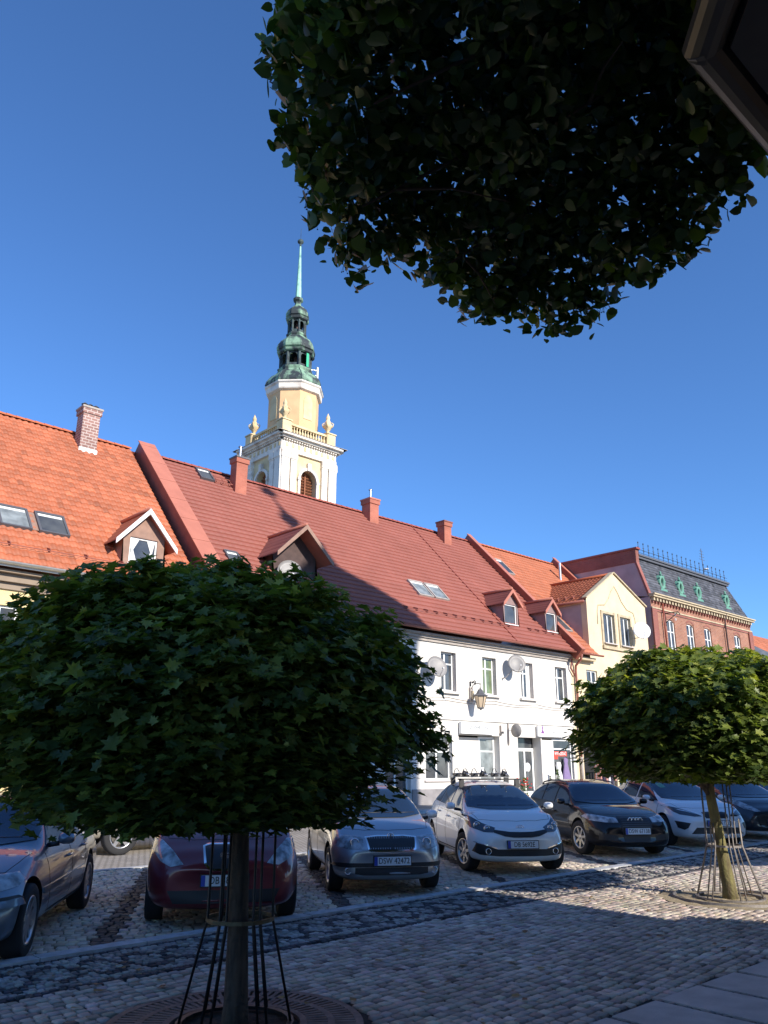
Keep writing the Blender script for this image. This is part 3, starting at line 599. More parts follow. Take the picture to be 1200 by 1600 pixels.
w_.add([(GX0-.01, 24.36, 7.3), (GX0-.01, 24.36, GS-.3), (GX0-.01, 27.2, GS-.3)], [(0, 1, 2)], 'mauve_shade_render')  # mauve triangle lays painted shade over the cream cheek
w_.box(X0, X1, 24.72, 37, .07, 6.95, 'cream_plaster'); w_.build('wall', h)
g = MB(); t = .16
for (xa, za, xb, zb) in ((GX0-.06, GS-.02, GC, GA+.06), (GC, GA+.06, GX1+.06, GS+.27)):
    d_ = Vector((xb-xa, 0, zb-za)).normalized(); n_ = Vector((-d_.z, 0, d_.x)); a_ = Vector((xa, 0, za)); b_ = Vector((xb, 0, zb))
    pts = [(a_.x, a_.z), (b_.x, b_.z), ((b_+n_*.07).x, (b_+n_*.07).z), ((a_+n_*.07).x, (a_+n_*.07).z)]
    g.prism(pts, .32, 'stone_trim', o=(0, 23.9, 0))
g.build('gable_coping', h)
g = MB(); cv = lambda t_: None                          # curved relief line on the gable
pts = [(37.55, 8.9), (37.6, 9.6), (37.7, 9.95), (38.0, 10.0), (38.35, 10.05), (38.8, 10.45), (39.1, 10.9), (39.45, 11.25), (39.8, 10.9), (40.1, 10.45), (40.6, 10.05), (40.95, 10.0), (41.25, 9.95), (41.4, 9.6), (41.45, 8.9)]
g.tube([(x, 23.995, z) for x, z in pts], .035, 'stone_trim', 5); g.build('gable_relief', h)
for i, (a, b, c, d) in enumerate(hol): window(h, a, b, c, d, 24.1, 'v' if i > 2 else 'cross', mul=.55)
g = MB()
for (a, b) in ((38.05, 39.15), (39.75, 40.8)): g.box(a-.16, a-.002, 23.94, 23.998, 7.8, 9.7, 'stone_trim'); g.box(b+.002, b+.16, 23.94, 23.998, 7.8, 9.7, 'stone_trim'); g.box(a-.001, b+.001, 23.95, 23.998, 9.552, 9.68, 'stone_trim')
g.box(37.85, 41.0, 23.88, 23.997, 7.62, 7.78, 'stone_trim'); g.build('window_surround', h)
for a, b, c, d in gfc:
    if b-a < 2: window(h, a, b, c, d, 24.2, 'v')
f = MB(); f.box(35.4, 38.2, 24.45, 24.5, .2, 2.75, 'dark_void'); f.build('shop_window', h)
clip = lambda x, s: ~((x > GX0+.02) & (x < GX1) & (s < 3.9))
tile_roof('roof', X0, 42.85, RA, RB, .335, .235, .024, ORANGE2, h, lip=.035, var=.06, clip=clip)
bk = MB(); bk.quad((X0, 30.5, 14.2), (42.85, 30.5, 14.2), (42.85, 37.5, 7.0), (X0, 37.5, 7.0), 'salmon_metal'); bk.build('rear_roof', h)
ridge_caps('ridge', X0, 42.85, 30.5, 14.26, h, 'ridge_orange')
# gable cross roof: left and right slopes
o = tile_roof('cross_roof', -28.4, -24.12, (36.45, GS-.18), (GC, GA-.05), .335, .235, .022, ORANGE2, None, lip=.035, var=.06)
def swapxy(o, mirror=None):
    me = o.data; n = len(me.vertices); co = np.zeros(n*3, np.float32); me.vertices.foreach_get('co', co); co = co.reshape(-1, 3); c2 = co.copy(); c2[:, 0] = co[:, 1]; c2[:, 1] = -co[:, 0]
    if mirror: c2[:, 0] = 2*mirror-c2[:, 0]
    me.vertices.foreach_set('co', c2.ravel()); me.flip_normals() if False else None; me.update()
swapxy(o); o.parent = h
o = tile_roof('cross_roof', -28.4, -24.12, (36.2, GS-.1), (GC, GA-.05), .335, .235, .022, ORANGE2, None, lip=.035, var=.06); swapxy(o, GC); o.parent = h
g = MB(); g.tube([(GC, 24.1, GA+.02), (GC, 28.4, GA+.02)], .09, 'ridge_orange', 8); g.build('ridge', h)
g = MB(); gg = MB(); g.tube([(36.38, 24.0, GS-.2), (36.38, 27.2, GS-.2)], .07, 'salmon_side', 8); gutter(g, X0+.05, GX0+.3, 23.41, 7.08, 'salmon_side', .085); g.build('gutter', h)
m_ = MB(); m_.box(X0+.02, GX0-.02, 23.65, 23.997, 6.78, 6.93, 'stone_trim'); m_.build('cornice', h)
p = MB(); T2 = T; p.box(42.9, 43.15, 5.5, L+.1, -.3, .36, 'red_metal', T2); p.box(42.86, 43.19, 5.5, L+.2, .361, .40, 'salmon_metal', T2); p.build('parapet', h)
skylight(h, 35.75, 6.9, .7, 1.5, RA, RB, frame='cornice_grey'); skylight(h, 35.75, 1.7, .75, 1.6, RA, RB, frame='cornice_grey')
g = MB(); g.cyl((41.7, 29.1, 12.6), (41.7, 29.1, 13.9), .09, 'steel', n=10); g.build('flue', h)
sg = snow_guard(h, -27.0, -24.5, (36.45, GS-.18), (GC, GA-.05), .55, 'salmon_side', step=.5); swapxy(sg)
# ---------------------------------------------------------------- brick town house with slate mansard
h = empty('brick_building', label='red brick building with slate mansard and green copper dormers', cat='building')
X0, X1, YF = 43.3, 56.6, 23.95
w_ = MB(); wx = [44.95, 47.35, 49.65, 53.85]
hol = [(x, x+.95, 8.25, 10.05) for x in wx]+[(x, x+.95, 4.6, 6.6) for x in wx]+[(x, x+.95, 1.0, 3.2) for x in wx]
wall_holes(w_, X0, X1, .07, 11.2, hol, YF, .2, 'brick_red')
w_.quad((X0, YF, .07), (X0, 38, .07), (X0, 38, 13.5), (X0, YF, 11.2), 'mauve_shade_render'); w_.quad((X1, YF, .07), (X1, 38, .07), (X1, 38, 11.2), (X1, YF, 11.2), 'brick_red')
w_.add([(X0, YF, 11.2), (X0, 24.75, 13.45), (X0, 38, 13.45), (X0, 38, 11.2)], [(0, 1, 2, 3)], 'mauve_shade_render')
w_.build('wall', h)
w_ = MB(); w_.box(X0-.03, X0+.3, 24.62, 38, 13.42, 14.25, 'brick_dark'); w_.box(X0-.1, X0+.36, 24.5, 38, 14.251, 14.36, 'red_metal')
w_.prism([(24.75, 13.45), (24.62, 13.45), (23.93, 11.25), (24.06, 11.25)], .3, 'salmon_side', o=(X0-.04, 0, 0), U=(0, 1, 0), N=(1, 0, 0)); w_.build('firewall', h)
for a, b, c, d in hol:
    o = window(h, a, b, c, d, YF+.08, 'cross', sill=False, tr=.60, fr=.085)
g = MB()
for a, b, c, d in hol:
    n = 7; pts = [(a-.06, d-.02)]+[(a+(b-a)*t/n-.06+.12*t/n, d+.13*math.sin(PI*t/n)) for t in range(n+1)]+[(b+.06, d-.02)]
    pts2 = [(a-.06, d+.16), (b+.06, d+.16)]
    for k in range(n):
        xa, xb = a+(b-a)*k/n, a+(b-a)*(k+1)/n; za, zb_ = d-.13+.13*math.sin(PI*k/n), d-.13+.13*math.sin(PI*(k+1)/n)
        g.quad((xa, YF+.03, za), (xb, YF+.03, zb_), (xb, YF+.03, d+.005), (xa, YF+.03, d+.005), 'brick_red')
        g.quad((xa, YF-.02, za+.14), (xb, YF-.02, zb_+.14), (xb, YF-.02, zb_+.24), (xa, YF-.02, za+.24), 'brick_dark')
        g.quad((xa, YF-.02, za+.14), (xb, YF-.02, zb_+.14), (xb, YF+.01, zb_+.14), (xa, YF+.01, za+.14), 'brick_dark')
    g.box(a-.12, b+.12, YF-.1, YF-.001, c-.14, c-.02, 'brick_dark')
g.build('window_arch', h)
g = MB(); g.box(X0-.02, X1+.05, YF-.09, YF-.001, 10.52, 10.6, 'stone_trim'); g.box(X0-.02, X1+.05, YF-.05, YF-.001, 10.38, 10.518, 'brick_dark')
x = X0+.05
while x < X1: g.box(x, x+.16, YF-.2, YF-.001, 10.98, 11.18, 'stone_trim'); g.box(x+.02, x+.14, YF-.12, YF-.0012, 10.84, 10.978, 'brick_dark'); x += .36
g.box(X0-.1, X1+.15, YF-.3, YF+.02, 11.182, 11.30, 'stone_trim'); g.box(X0-.12, X1+.2, YF-.38, YF+.05, 11.302, 11.38, 'stone_trim'); g.box(X0-.02, X1+.05, YF-.06, YF-.0013, 7.3, 7.45, 'stone_trim'); g.build('cornice', h)
g = MB(); g.box(X0-.06, X0+.5, YF-.1, YF-.0012, .07, 10.5, 'brick_dark'); g.build('pilaster', h); g = MB(); g.box(X1-.5, X1+.06, YF-.1, YF-.0012, .07, 10.5, 'brick_dark'); g.build('pilaster', h)
# mansard (slates in courses)
sa, sb = (23.98, 11.38), (24.82, 13.75)
def clipm(x, s): return x < X1+.1-.5*s
mo = tile_roof('roof', X0+.26, X1+.15, sa, sb, .2, .30, .0, (.085, .088, .105), h, lip=.02, var=.25, clip=clipm, cols_per=2)
g = MB(); g.add([(X1+.12, 24.0, 11.38), (X1+.12, 38, 11.38), (X1-1.13, 38, 13.75), (X1-1.13, 24.83, 13.75)], [(0, 1, 2, 3)], 'slate')
g.add([(X1+.14, 23.97, 11.4), (X1-1.10, 24.80, 13.78), (X1-1.22, 24.80, 13.78), (X1+.0, 23.95, 11.4)], [(0, 1, 2, 3)], 'slate_frame')
g.box(X0+.3, X1-.95, 24.66, 38, 13.76, 13.9, 'slate_frame'); g.box(X0+.3, X1-.9, 24.58, 38, 13.905, 14.02, 'slate_frame'); g.build('roof_trim', h)
g = MB(); x = X0+.5
while x < X1-1.0:
    z0 = 14.02; g.cyl((x, 24.7, z0), (x, 24.7, z0+.72), .018, 'spike_iron', n=5); g.lathe([(0, 0), (.05, .06), (0, .16)], (x, 24.7, z0+.68), 'spike_iron', 5)
    g.box(x-.1, x+.1, 24.69, 24.71, z0+.46, z0+.49, 'spike_iron'); g.lathe([(.07, -.012), (.09, 0), (.07, .012), (.05, 0)], (x, 24.7, z0+.3), 'spike_iron', 8, axis='y'); x += .6
g.cyl((X0+.4, 24.7, 14.14), (X1-1.0, 24.7, 14.14), .015, 'spike_iron', n=5); g.cyl((X0+.4, 24.7, 14.34), (X1-1.0, 24.7, 14.34), .015, 'spike_iron', n=5); g.build('roof_cresting', h)
sld = Vector((0, .84, 2.37)).normalized(); sln = Vector((0, -sld.z, sld.y))
for xc in (45.45, 47.75, 50.1, 54.1):
    c = Vector((xc, 24.36, 12.42)); g = MB()
    def P2(u, v, k): p = c+Vector((1, 0, 0))*u+Vector((0, 0, 1))*v; return (p.x, p.y-k, p.z)
    n = 14; ring = []
    for rr, k in ((.22, .02), (.24, .16), (.36, .18), (.42, .08), (.44, -.15)):
        for i in range(n): t = 2*PI*i/n; ring.append(P2(rr*math.cos(t)*.78, rr*math.sin(t)*1.15, k))
    g.add(ring, [(j*n+i, j*n+(i+1) % n, (j+1)*n+(i+1) % n, (j+1)*n+i) for j in range(4) for i in range(n)], 'copper_green', True)
    g.add([P2(.24*math.cos(2*PI*i/n)*.78, .24*math.sin(2*PI*i/n)*1.15, .02) for i in range(n)], [tuple(range(n))], 'dark_void')
    for i in range(8):
        t = 2*PI*i/8+.2; g.lathe([(0, -.07), (.07, 0), (0, .07)], P2(.42*math.cos(t)*.8, .42*math.sin(t)*1.15, .14), 'copper_green', 6)
    g.prism([(-.42, -.55), (.42, -.55), (.34, -.42), (-.34, -.42)], .32, 'copper_green', o=P2(0, 0, .22)); g.lathe([(0, 0), (.1, .06), (.05, .14), (.08, .2), (0, .32)], P2(0, .44, .05), 'copper_green', 8)
    g.build('dormer', h)
g = MB(); g.cyl((53.6, 25.4, 14.0), (53.6, 25.4, 16.3), .025, 'slate_frame', n=6)
for z_, l_ in ((16.1, .25), (15.9, .3), (15.7, .35), (15.5, .4)): g.cyl((53.6-l_, 25.4, z_), (53.6+l_, 25.4, z_), .014, 'slate_frame', n=5)
g.lathe([(0, 0), (.16, .03), (.2, .1), (0, .08)], (53.55, 25.2, 14.7), 'dish_white', 12); g.build('antenna', h)
g = MB(); g.tube([(44.75, YF, 10.35), (44.75, YF-.9, 10.35), (44.75, YF-1.0, 10.2)], .03, 'black_iron', 6); g.tube([(44.75, YF, 9.75), (44.75, YF-.85, 10.3)], .025, 'black_iron', 6); g.tube([(44.75, YF-.05, 9.6), (44.75, YF-.05, 10.5)], .03, 'black_iron', 6)
for z_ in (10.4, 10.1): g.lathe([(0, -.07), (.05, -.03), (.03, .03), (.05, .06), (0, .08)], (44.75, YF-.7, z_-.2), 'dish_white', 8)
g.build('cable_bracket', h)
g = MB(); g.tube([(44.45, YF-.14, 10.9), (44.45, YF-.14, 8.3)], .05, 'red_metal', 8); g.build('downpipe', h); g = MB(); g.tube([(52.5, YF-.3, 11.3), (52.5, YF-.14, 10.9), (52.5, YF-.14, .2)], .055, 'dark_brown', 8); g.build('downpipe', h)
# ---------------------------------------------------------------- small orange-roofed house far right
h = empty('far_house', label='partly hidden orange roofed house beyond the brick building', cat='house')
g = MB(); g.box(57.4, 80, 26.5, 38, .07, 8.2, 'mauve_shade_render'); g.box(58.2, 61.4, 24.3, 26.4, .07, 8.1, 'mauve_shade_render'); g.build('wall', h)
tile_roof('roof', 57.0, 82, (25.9, 8.1), (31.0, 12.9), .36, .3, .025, ORANGE, h, var=.08); g = MB(); g.quad((57, 31, 12.85), (82, 31, 12.85), (82, 38, 8), (57, 38, 8), 'salmon_metal'); g.build('rear_roof', h)
g = MB(); g.add([(57.2, 23.9, 8.3), (63.5, 23.9, 8.9), (63.5, 27.5, 11.0), (57.2, 27.5, 10.8)], [(0, 1, 2, 3)], 'slate'); g.add([(57.2, 23.9, 8.2), (57.2, 23.9, 8.32), (63.5, 23.9, 8.92), (63.5, 23.9, 8.8)], [(0, 1, 2, 3)], 'slate_frame'); g.build('lean_to_roof', h)
# ---------------------------------------------------------------- church tower
h = empty('church_tower', label='tall white church tower with green copper spire behind the roofs', cat='tower')
BX0, BX1, BY0, BY1 = 41.25, 47.95, 60.0, 66.7; CX, CY = 44.85, 63.35
g = MB()
def face_pts(side):   # returns (origin, U, N outward)
    return {'s': (Vector((BX0, BY0, 0)), Vector((1, 0, 0)), Vector((0, -1, 0))), 'w': (Vector((BX0, BY1, 0)), Vector((0, -1, 0)), Vector((-1, 0, 0))),
            'n': (Vector((BX1, BY1, 0)), Vector((-1, 0, 0)), Vector((0, 1, 0))), 'e': (Vector((BX1, BY0, 0)), Vector((0, 1, 0)), Vector((1, 0, 0)))}[side]
W = BX1-BX0; zt = 30.75; az, aw, asp = 22.5, .98, 28.3          # arch: sill, half width, spring
def fbox(mb, side, u0, u1, z0, z1, d0, d1, m):
    o, U, N = face_pts(side); vs = []
    for z in (z0, z1):
        for (u, d) in ((u0, d0), (u1, d0), (u1, d1), (u0, d1)): p = o+U*u+N*d; vs.append((p.x, p.y, z))
    mb.add(vs, [(0, 3, 2, 1), (4, 5, 6, 7), (0, 1, 5, 4), (1, 2, 6, 5), (2, 3, 7, 6), (3, 0, 4, 7)], m)
body = MB(); pil = MB(); lou = MB(); arc = MB()
for side in 'swne':
    o, U, N = face_pts(side); uc = W/2; n = 12
    def Q(u, z, d=0): p = o+U*u+N*d; return (p.x, p.y, z)
    rec = -.12
    body.quad(Q(0, .1, rec), Q(W, .1, rec), Q(W, az, rec), Q(0, az, rec), 'church_cream'); body.quad(Q(0, az, rec), Q(uc-aw, az, rec), Q(uc-aw, zt+1.8, rec), Q(0, zt+1.8, rec), 'church_cream'); body.quad(Q(uc+aw, az, rec), Q(W, az, rec), Q(W, zt+1.8, rec), Q(uc+aw, zt+1.8, rec), 'church_cream')
    pts = [(uc-aw*math.cos(PI*k/n), asp+aw*math.sin(PI*k/n)) for k in range(n+1)]
    for k in range(n):
        (ua, za), (ub, zb_) = pts[k], pts[k+1]
        body.quad(Q(ua, za, rec), Q(ub, zb_, rec), Q(ub, zt+1.8, rec), Q(ua, zt+1.8, rec), 'church_cream'); body.quad(Q(ua, za, rec), Q(ub, zb_, rec), Q(ub, zb_, -.85), Q(ua, za, -.85), 'church_cream')
        ra, rb = 1.0, 1.28; A1 = (uc-aw*ra*math.cos(PI*k/n), asp+aw*ra*math.sin(PI*k/n)); B1 = (uc-aw*ra*math.cos(PI*(k+1)/n), asp+aw*ra*math.sin(PI*(k+1)/n)); A2 = (uc-aw*rb*math.cos(PI*k/n), asp+aw*rb*math.sin(PI*k/n)); B2 = (uc-aw*rb*math.cos(PI*(k+1)/n), asp+aw*rb*math.sin(PI*(k+1)/n))
        arc.add([Q(*A1, -.12), Q(*B1, -.12), Q(*B2, -.12), Q(*A2, -.12), Q(*A1, .06), Q(*B1, .06), Q(*B2, .06), Q(*A2, .06)], [(4, 5, 6, 7), (0, 1, 5, 4), (2, 3, 7, 6)], 'church_white')
    for sx in (-1, 1):
        ue = uc+sx*aw; body.quad(Q(ue, az, rec), Q(ue, asp, rec), Q(ue, asp, -.85), Q(ue, az, -.85), 'church_cream')
        fbox(arc, side, min(ue, ue+sx*.28), max(ue, ue+sx*.28), az, asp, -.12, .06, 'church_white'); fbox(arc, side, min(ue-sx*.02, ue+sx*.36), max(ue-sx*.02, ue+sx*.36), asp-.2, asp+.02, -.12, .12, 'church_white')
    fbox(arc, side, uc-.22, uc+.22, asp+aw-.05, asp+aw+.75, -.1, .2, 'church_white')
    body.quad(Q(uc-aw, az, rec), Q(uc+aw, az, rec), Q(uc+aw, az, -.85), Q(uc-aw, az, -.85), 'church_cream')
    lou.quad(Q(uc-aw, az, -.84), Q(uc+aw, az, -.84), Q(uc+aw, asp+aw, -.84), Q(uc-aw, asp+aw, -.84), 'dark_void')
    z = az+.1
    while z < asp+aw-.2:
        hw = aw if z < asp else math.sqrt(max(.02, aw*aw-(z-asp)**2))
        lou.add([Q(uc-hw, z, -.8), Q(uc+hw, z, -.8), Q(uc+hw, z+.14, -.62), Q(uc-hw, z+.14, -.62), Q(uc-hw, z+.2, -.66), Q(uc+hw, z+.2, -.66)], [(0, 1, 2, 3), (3, 2, 5, 4)], 'louvre'); z += .3
    fbox(lou, side, uc-.07, uc+.07, az, asp+aw-.05, -.7, -.55, 'louvre')
    for (u0, u1) in ((-.02, .92), (1.08, 1.78), (W-1.78, W-1.08), (W-.92, W+.02)):        # paired pilasters
        fbox(pil, side, u0, u1, .1, zt-.9, -.13, .16 if u0 < .5 or u1 > W-.5 else .14, 'church_white')
        fbox(pil, side, u0-.05, u1+.05, zt-.75, zt-.05, -.13, .24, 'church_white'); fbox(pil, side, u0-.02, u1+.02, zt-.899, zt-.751, -.13, .18, 'church_white')
    fbox(pil, side, -.02, W+.02, zt-.049, zt+.35, -.13, .12, 'church_white'); fbox(pil, side, 0, W, zt+.351, zt+1.0, -.13, .06, 'church_white')
    for k in range(9): fbox(pil, side, .45+k*.72, .75+k*.72, zt+.45, zt+.85, .06, .11, 'church_cream')
    for k in range(22): fbox(pil, side, .04+k*.305, .2+k*.305, zt+1.02, zt+1.2, 0, .3, 'church_white')
    fbox(pil, side, -.2, W+.2, zt+1.201, zt+1.4, -.1, .45, 'church_white'); fbox(pil, side, -.4, W+.4, zt+1.401, zt+1.62, -.1, .78, 'church_white'); fbox(pil, side, -.9, W+.9, zt+1.621, zt+1.66, -.1, .84, 'cornice_grey')
    # balustrade
    zb0 = zt+1.7
    fbox(pil, side, .2, W-.2, zb0, zb0+.45, -.55, -.15, 'church_cream'); fbox(pil, side, 1.0, W-1.0, zb0+1.2, zb0+1.42, -.52, -.16, 'church_cream')
    for (u0, u1) in ((.02, 1.1), (W-1.1, W-.02)): fbox(pil, side, u0, u1, zb0, zb0+1.55, -1.0, -.05, 'church_cream'); fbox(pil, side, u0-.08, u1+.08, zb0+1.551, zb0+1.68, -1.05, .03, 'church_cream')
    for k in range(13):
        u = 1.3+k*(W-2.6)/12; p = o+U*u+N*-.34; pil.lathe([(.06, .45), (.12, .6), (.13, .75), (.05, .95), (.08, 1.1), (.09, 1.2)], (p.x, p.y, zb0), 'church_cream', 8)
body.quad((BX0, BY0, zt+1.65), (BX1, BY0, zt+1.65), (BX1, BY1, zt+1.65), (BX0, BY1, zt+1.65), 'copper_dark')
body.build('wall', h, fixn=False); pil.build('pilasters', h); arc.build('arch', h); lou.build('louvre', h)
for sx in (0, 1):
    for sy in (0, 1):
        x = BX0+.62 if sx == 0 else BX1-.62; y = BY0+.62 if sy == 0 else BY1-.62; g = MB()
        g.lathe([(a_*.86, b_*.9) for a_, b_ in [(.42, 0), (.44, .12), (.22, .2), (.16, .4), (.30, .58), (.52, .95), (.56, 1.15), (.42, 1.32), (.3, 1.4), (.34, 1.5), (.30, 1.72), (.18, 1.85), (.24, 2.0), (.25, 2.15), (.12, 2.45), (.02, 2.7)]], (x, y, zt+3.38), 'church_cream', 12)
        for k in range(4):
            t = k*PI/2+PI/4; g.tube([(x+.34*math.cos(t), y+.34*math.sin(t), zt+4.75), (x+.58*math.cos(t), y+.58*math.sin(t), zt+4.6), (x+.53*math.cos(t), y+.53*math.sin(t), zt+4.35), (x+.36*math.cos(t), y+.36*math.sin(t), zt+4.12)], .06, 'church_cream', 6)
        g.build('urn', h)
OC = PI/8
def zr(z): return float(np.interp(z, [34, 39.3, 40.4, 42.3, 44.2, 46.3, 48.2, 50.7, 60], [34, 38.25, 39.3, 41.5, 43.55, 45.85, 47.85, 50.55, 60]))
def octo(mb, prof, m, sm=False): mb.lathe([(r/math.cos(OC), zr(z)) for r, z in prof], (CX, CY, 0), m, 8, sm, OC)
g = MB(); octo(g, [(2.48, zt+1.6), (2.48, 39.4)], 'peach_plaster'); g.build('drum', h)
g = MB(); octo(g, [(2.48, 39.3), (2.75, 39.42), (2.8, 39.55), (2.8, 40.0), (2.95, 40.15), (2.95, 40.3), (2.6, 40.35)], 'church_white'); g.build('drum_cornice', h)
for k in (0, 2, 4, 6):       # niches on the drum
    t = -PI/2+k*PI/4; c = Vector((CX+2.49*math.cos(t), CY+2.49*math.sin(t), 0)); u = Vector((-math.sin(t), math.cos(t), 0)); nn = Vector((math.cos(t), math.sin(t), 0)); q = MB()
    q.prism([(-.55, 35.2), (.55, 35.2), (.55, 37.2), (.42, 37.6), (.2, 37.85), (0, 37.95), (-.2, 37.85), (-.42, 37.6), (-.55, 37.2)], .05, 'church_cream', o=c-nn*.01, U=u, N=nn); q.build('niche', h)
g = MB(); octo(g, [(2.85, 40.3), (2.92, 40.5), (2.8, 40.85), (2.55, 41.2), (2.3, 41.5), (1.9, 41.75), (1.72, 42.0), (1.8, 42.2), (1.8, 42.3), (1.6, 42.3)], 'copper_mix')
for rr, zz in ((2.93, 40.5),):
    for k in range(8):
        t = OC+k*PI/4; pts = []
        for r_, z_ in ((2.92, 40.45), (2.8, 40.85), (2.55, 41.2), (2.3, 41.5), (1.9, 41.75), (1.72, 42.0)): pts.append((CX+r_/math.cos(OC)*math.cos(t), CY+r_/math.cos(OC)*math.sin(t), zr(z_)))
        g.tube(pts, .045, 'copper_dark', 5)
g.build('lower_dome', h)
def lantern_stage(r, z0, z1, m, name, aw_):
    z0, z1 = zr(z0), zr(z1); g = MB()
    for k in range(8):
        t = OC+k*PI/4; x, y = CX+r/math.cos(OC)*math.cos(t), CY+r/math.cos(OC)*math.sin(t); g.cyl((x, y, z0), (x, y, z1), .17 if r > 1.2 else .12, m, n=6)
        t2 = k*PI/4; c = Vector((CX+r*math.cos(t2), CY+r*math.sin(t2), 0)); u = Vector((-math.sin(t2), math.cos(t2), 0)); nn = Vector((math.cos(t2), math.sin(t2), 0)); hw = r*math.tan(OC)
        n = 8; za = z1-.15-aw_
        for i in range(n):
            ua, ub = -aw_*math.cos(PI*i/n), -aw_*math.cos(PI*(i+1)/n); pa, pb = za+aw_*math.sin(PI*i/n), za+aw_*math.sin(PI*(i+1)/n)
            g.prism([(ua, pa), (ub, pb), (ub, z1), (ua, z1)], .12, m, o=c-nn*.1, U=u, N=nn)
        for sx in (-1, 1): g.prism([(sx*aw_, z0), (sx*hw, z0), (sx*hw, z1), (sx*aw_, z1)], .12, m, o=c-nn*.1, U=u, N=nn)
        g.prism([(-aw_, z0), (aw_, z0), (aw_, z0+.45), (-aw_, z0+.45)], .08, m, o=c-nn*.1, U=u, N=nn)
    g.cyl((CX, CY, z0), (CX, CY, z1), .16, 'dark_brown', n=8)
    return g.build(name, h)
lantern_stage(1.5, 42.3, 43.95, 'copper_dark', 'lower_lantern', .42)
g = MB(); octo(g, [(1.7, 43.9), (1.88, 44.0), (1.95, 44.2), (1.72, 44.25), (1.95, 44.4), (1.98, 44.65), (1.85, 45.05), (1.55, 45.5), (1.15, 45.85), (1.0, 46.05), (1.08, 46.15), (1.08, 46.3), (.9, 46.3)], 'copper_mix'); g.build('middle_dome', h)
lantern_stage(.86, 46.3, 47.85, 'copper_dark', 'upper_lantern', .24)
g = MB(); octo(g, [(.95, 47.8), (1.15, 47.92), (1.22, 48.15), (1.02, 48.2), (1.2, 48.35), (1.2, 48.7), (1.0, 49.15), (.66, 49.5), (.36, 49.75), (.3, 50.1), (.33, 50.2), (.5, 50.35), (.52, 50.6), (.3, 50.75)], 'copper_mix'); g.build('upper_dome', h)
mat('copper_light', (.34, .62, .50), .7, col2=(.16, .34, .28), scale=1.6, ramp=(.3, .5))
g = MB(); octo(g, [(.3, 50.7), (.31, 50.9), (.09, 57.0), (.08, 57.3)], 'copper_light'); g.build('spire', h)
g = MB(); g.lathe([(.0, 57.2), (.13, 57.3), (.1, 57.45), (.12, 57.6), (.33, 57.75), (.36, 57.9), (.3, 58.05), (.06, 58.15), (.025, 58.3), (.02, 59.6), (0, 59.7)], (CX, CY, 0), 'copper_dark', 12); g.build('finial', h)
g = MB(); g.box(CX+.15, CX+.45, CY-1.75, CY-1.7, 41.6, 43.2, 'sign_green'if 'sign_green' in M else 'copper_green', Matrix.Translation((0, 0, 0))); g.build('banner', h, 'bright green narrow banner hanging in the belfry opening')
mat('sign_green', (.02, .42, .22), .6); bpy.data.objects['banner'].data.materials[0] = M['sign_green'] if len(bpy.data.objects['banner'].data.polygons) == 6 and bpy.data.objects['banner'].parent == h else bpy.data.objects['banner'].data.materials[0]
for o in h.children:
    if o.name.startswith('banner'): o.data.materials[0] = M['sign_green']
g = MB(); g.box(46.95, 47.15, 62.3, 62.5, 40.9, 42.5, 'sign_white'); g.cyl((46.4, 62.6, 41.5), (47, 62.4, 41.5), .04, 'steel', n=6); g.cyl((46.4, 62.6, 42.1), (47, 62.4, 42.1), .04, 'steel', n=6); g.build('antenna_panel', h)

# ---------------------------------------------------------------- corner house beside the camera (its eave shows top right; its bulk shades the pavement)
h = empty('corner_house', label='dark roof eave with gutter jutting in at the top right corner', cat='house')
eave = [(9.3, .90), (2.66, .90), (-2.5, -3.74), (-2.5, -9.0), (9.3, -9.0)]; ze = 4.3
wallp = [(8.7, .45), (2.85, .45), (-2.05, -3.95), (-2.05, -8.5), (8.7, -8.5)]
ridge = [(6.2, -3.6, 8.7), (3.2, -4.2, 8.7)]
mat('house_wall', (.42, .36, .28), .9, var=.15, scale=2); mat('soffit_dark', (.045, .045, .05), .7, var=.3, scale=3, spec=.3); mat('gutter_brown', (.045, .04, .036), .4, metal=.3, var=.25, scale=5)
g = MB(); n = len(wallp)
g.add([(x, y, 0) for x, y in wallp]+[(x, y, ze+.02) for x, y in wallp], [(i, (i+1) % n, n+(i+1) % n, n+i) for i in range(n)], 'house_wall'); g.build('wall', h)
g = MB(); ev = [(x, y, ze) for x, y in eave]
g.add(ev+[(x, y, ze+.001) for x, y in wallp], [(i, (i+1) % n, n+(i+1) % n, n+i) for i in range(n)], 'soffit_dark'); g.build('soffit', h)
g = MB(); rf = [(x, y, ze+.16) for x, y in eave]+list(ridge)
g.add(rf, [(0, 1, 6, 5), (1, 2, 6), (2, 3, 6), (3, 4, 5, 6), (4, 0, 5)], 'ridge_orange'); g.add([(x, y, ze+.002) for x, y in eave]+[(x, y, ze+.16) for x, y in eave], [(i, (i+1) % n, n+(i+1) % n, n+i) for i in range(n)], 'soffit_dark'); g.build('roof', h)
def gutter_run(a, b, out, m, ext_a=0, ext_b=0):
    a = Vector((*a, ze+.07)); b = Vector((*b, ze+.07)); d = (b-a).normalized(); o = Vector((*out, 0)).normalized(); a = a-d*ext_a; b = b+d*ext_b; g = MB(); k = 8; vs = []
    for p in (a, b):
        for i in range(k+1): t = PI*i/k; vs.append(p+o*(.085-.08*math.cos(PI-t))*1-Vector((0, 0, 1))*.085*math.sin(t))
        for i in range(k, -1, -1): t = PI*i/k; vs.append(p+o*(.085-.072*math.cos(PI-t))-Vector((0, 0, 1))*.074*math.sin(t)+Vector((0, 0, .004)))
    c = 2*k+2; g.add(vs, [(i, (i+1) % c, c+(i+1) % c, c+i) for i in range(c)]+[tuple(range(c)), tuple(range(c, 2*c))], m); return g
g = gutter_run(eave[0], eave[1], (0, 1), 'gutter_brown', 0, .06); g.build('gutter', h)
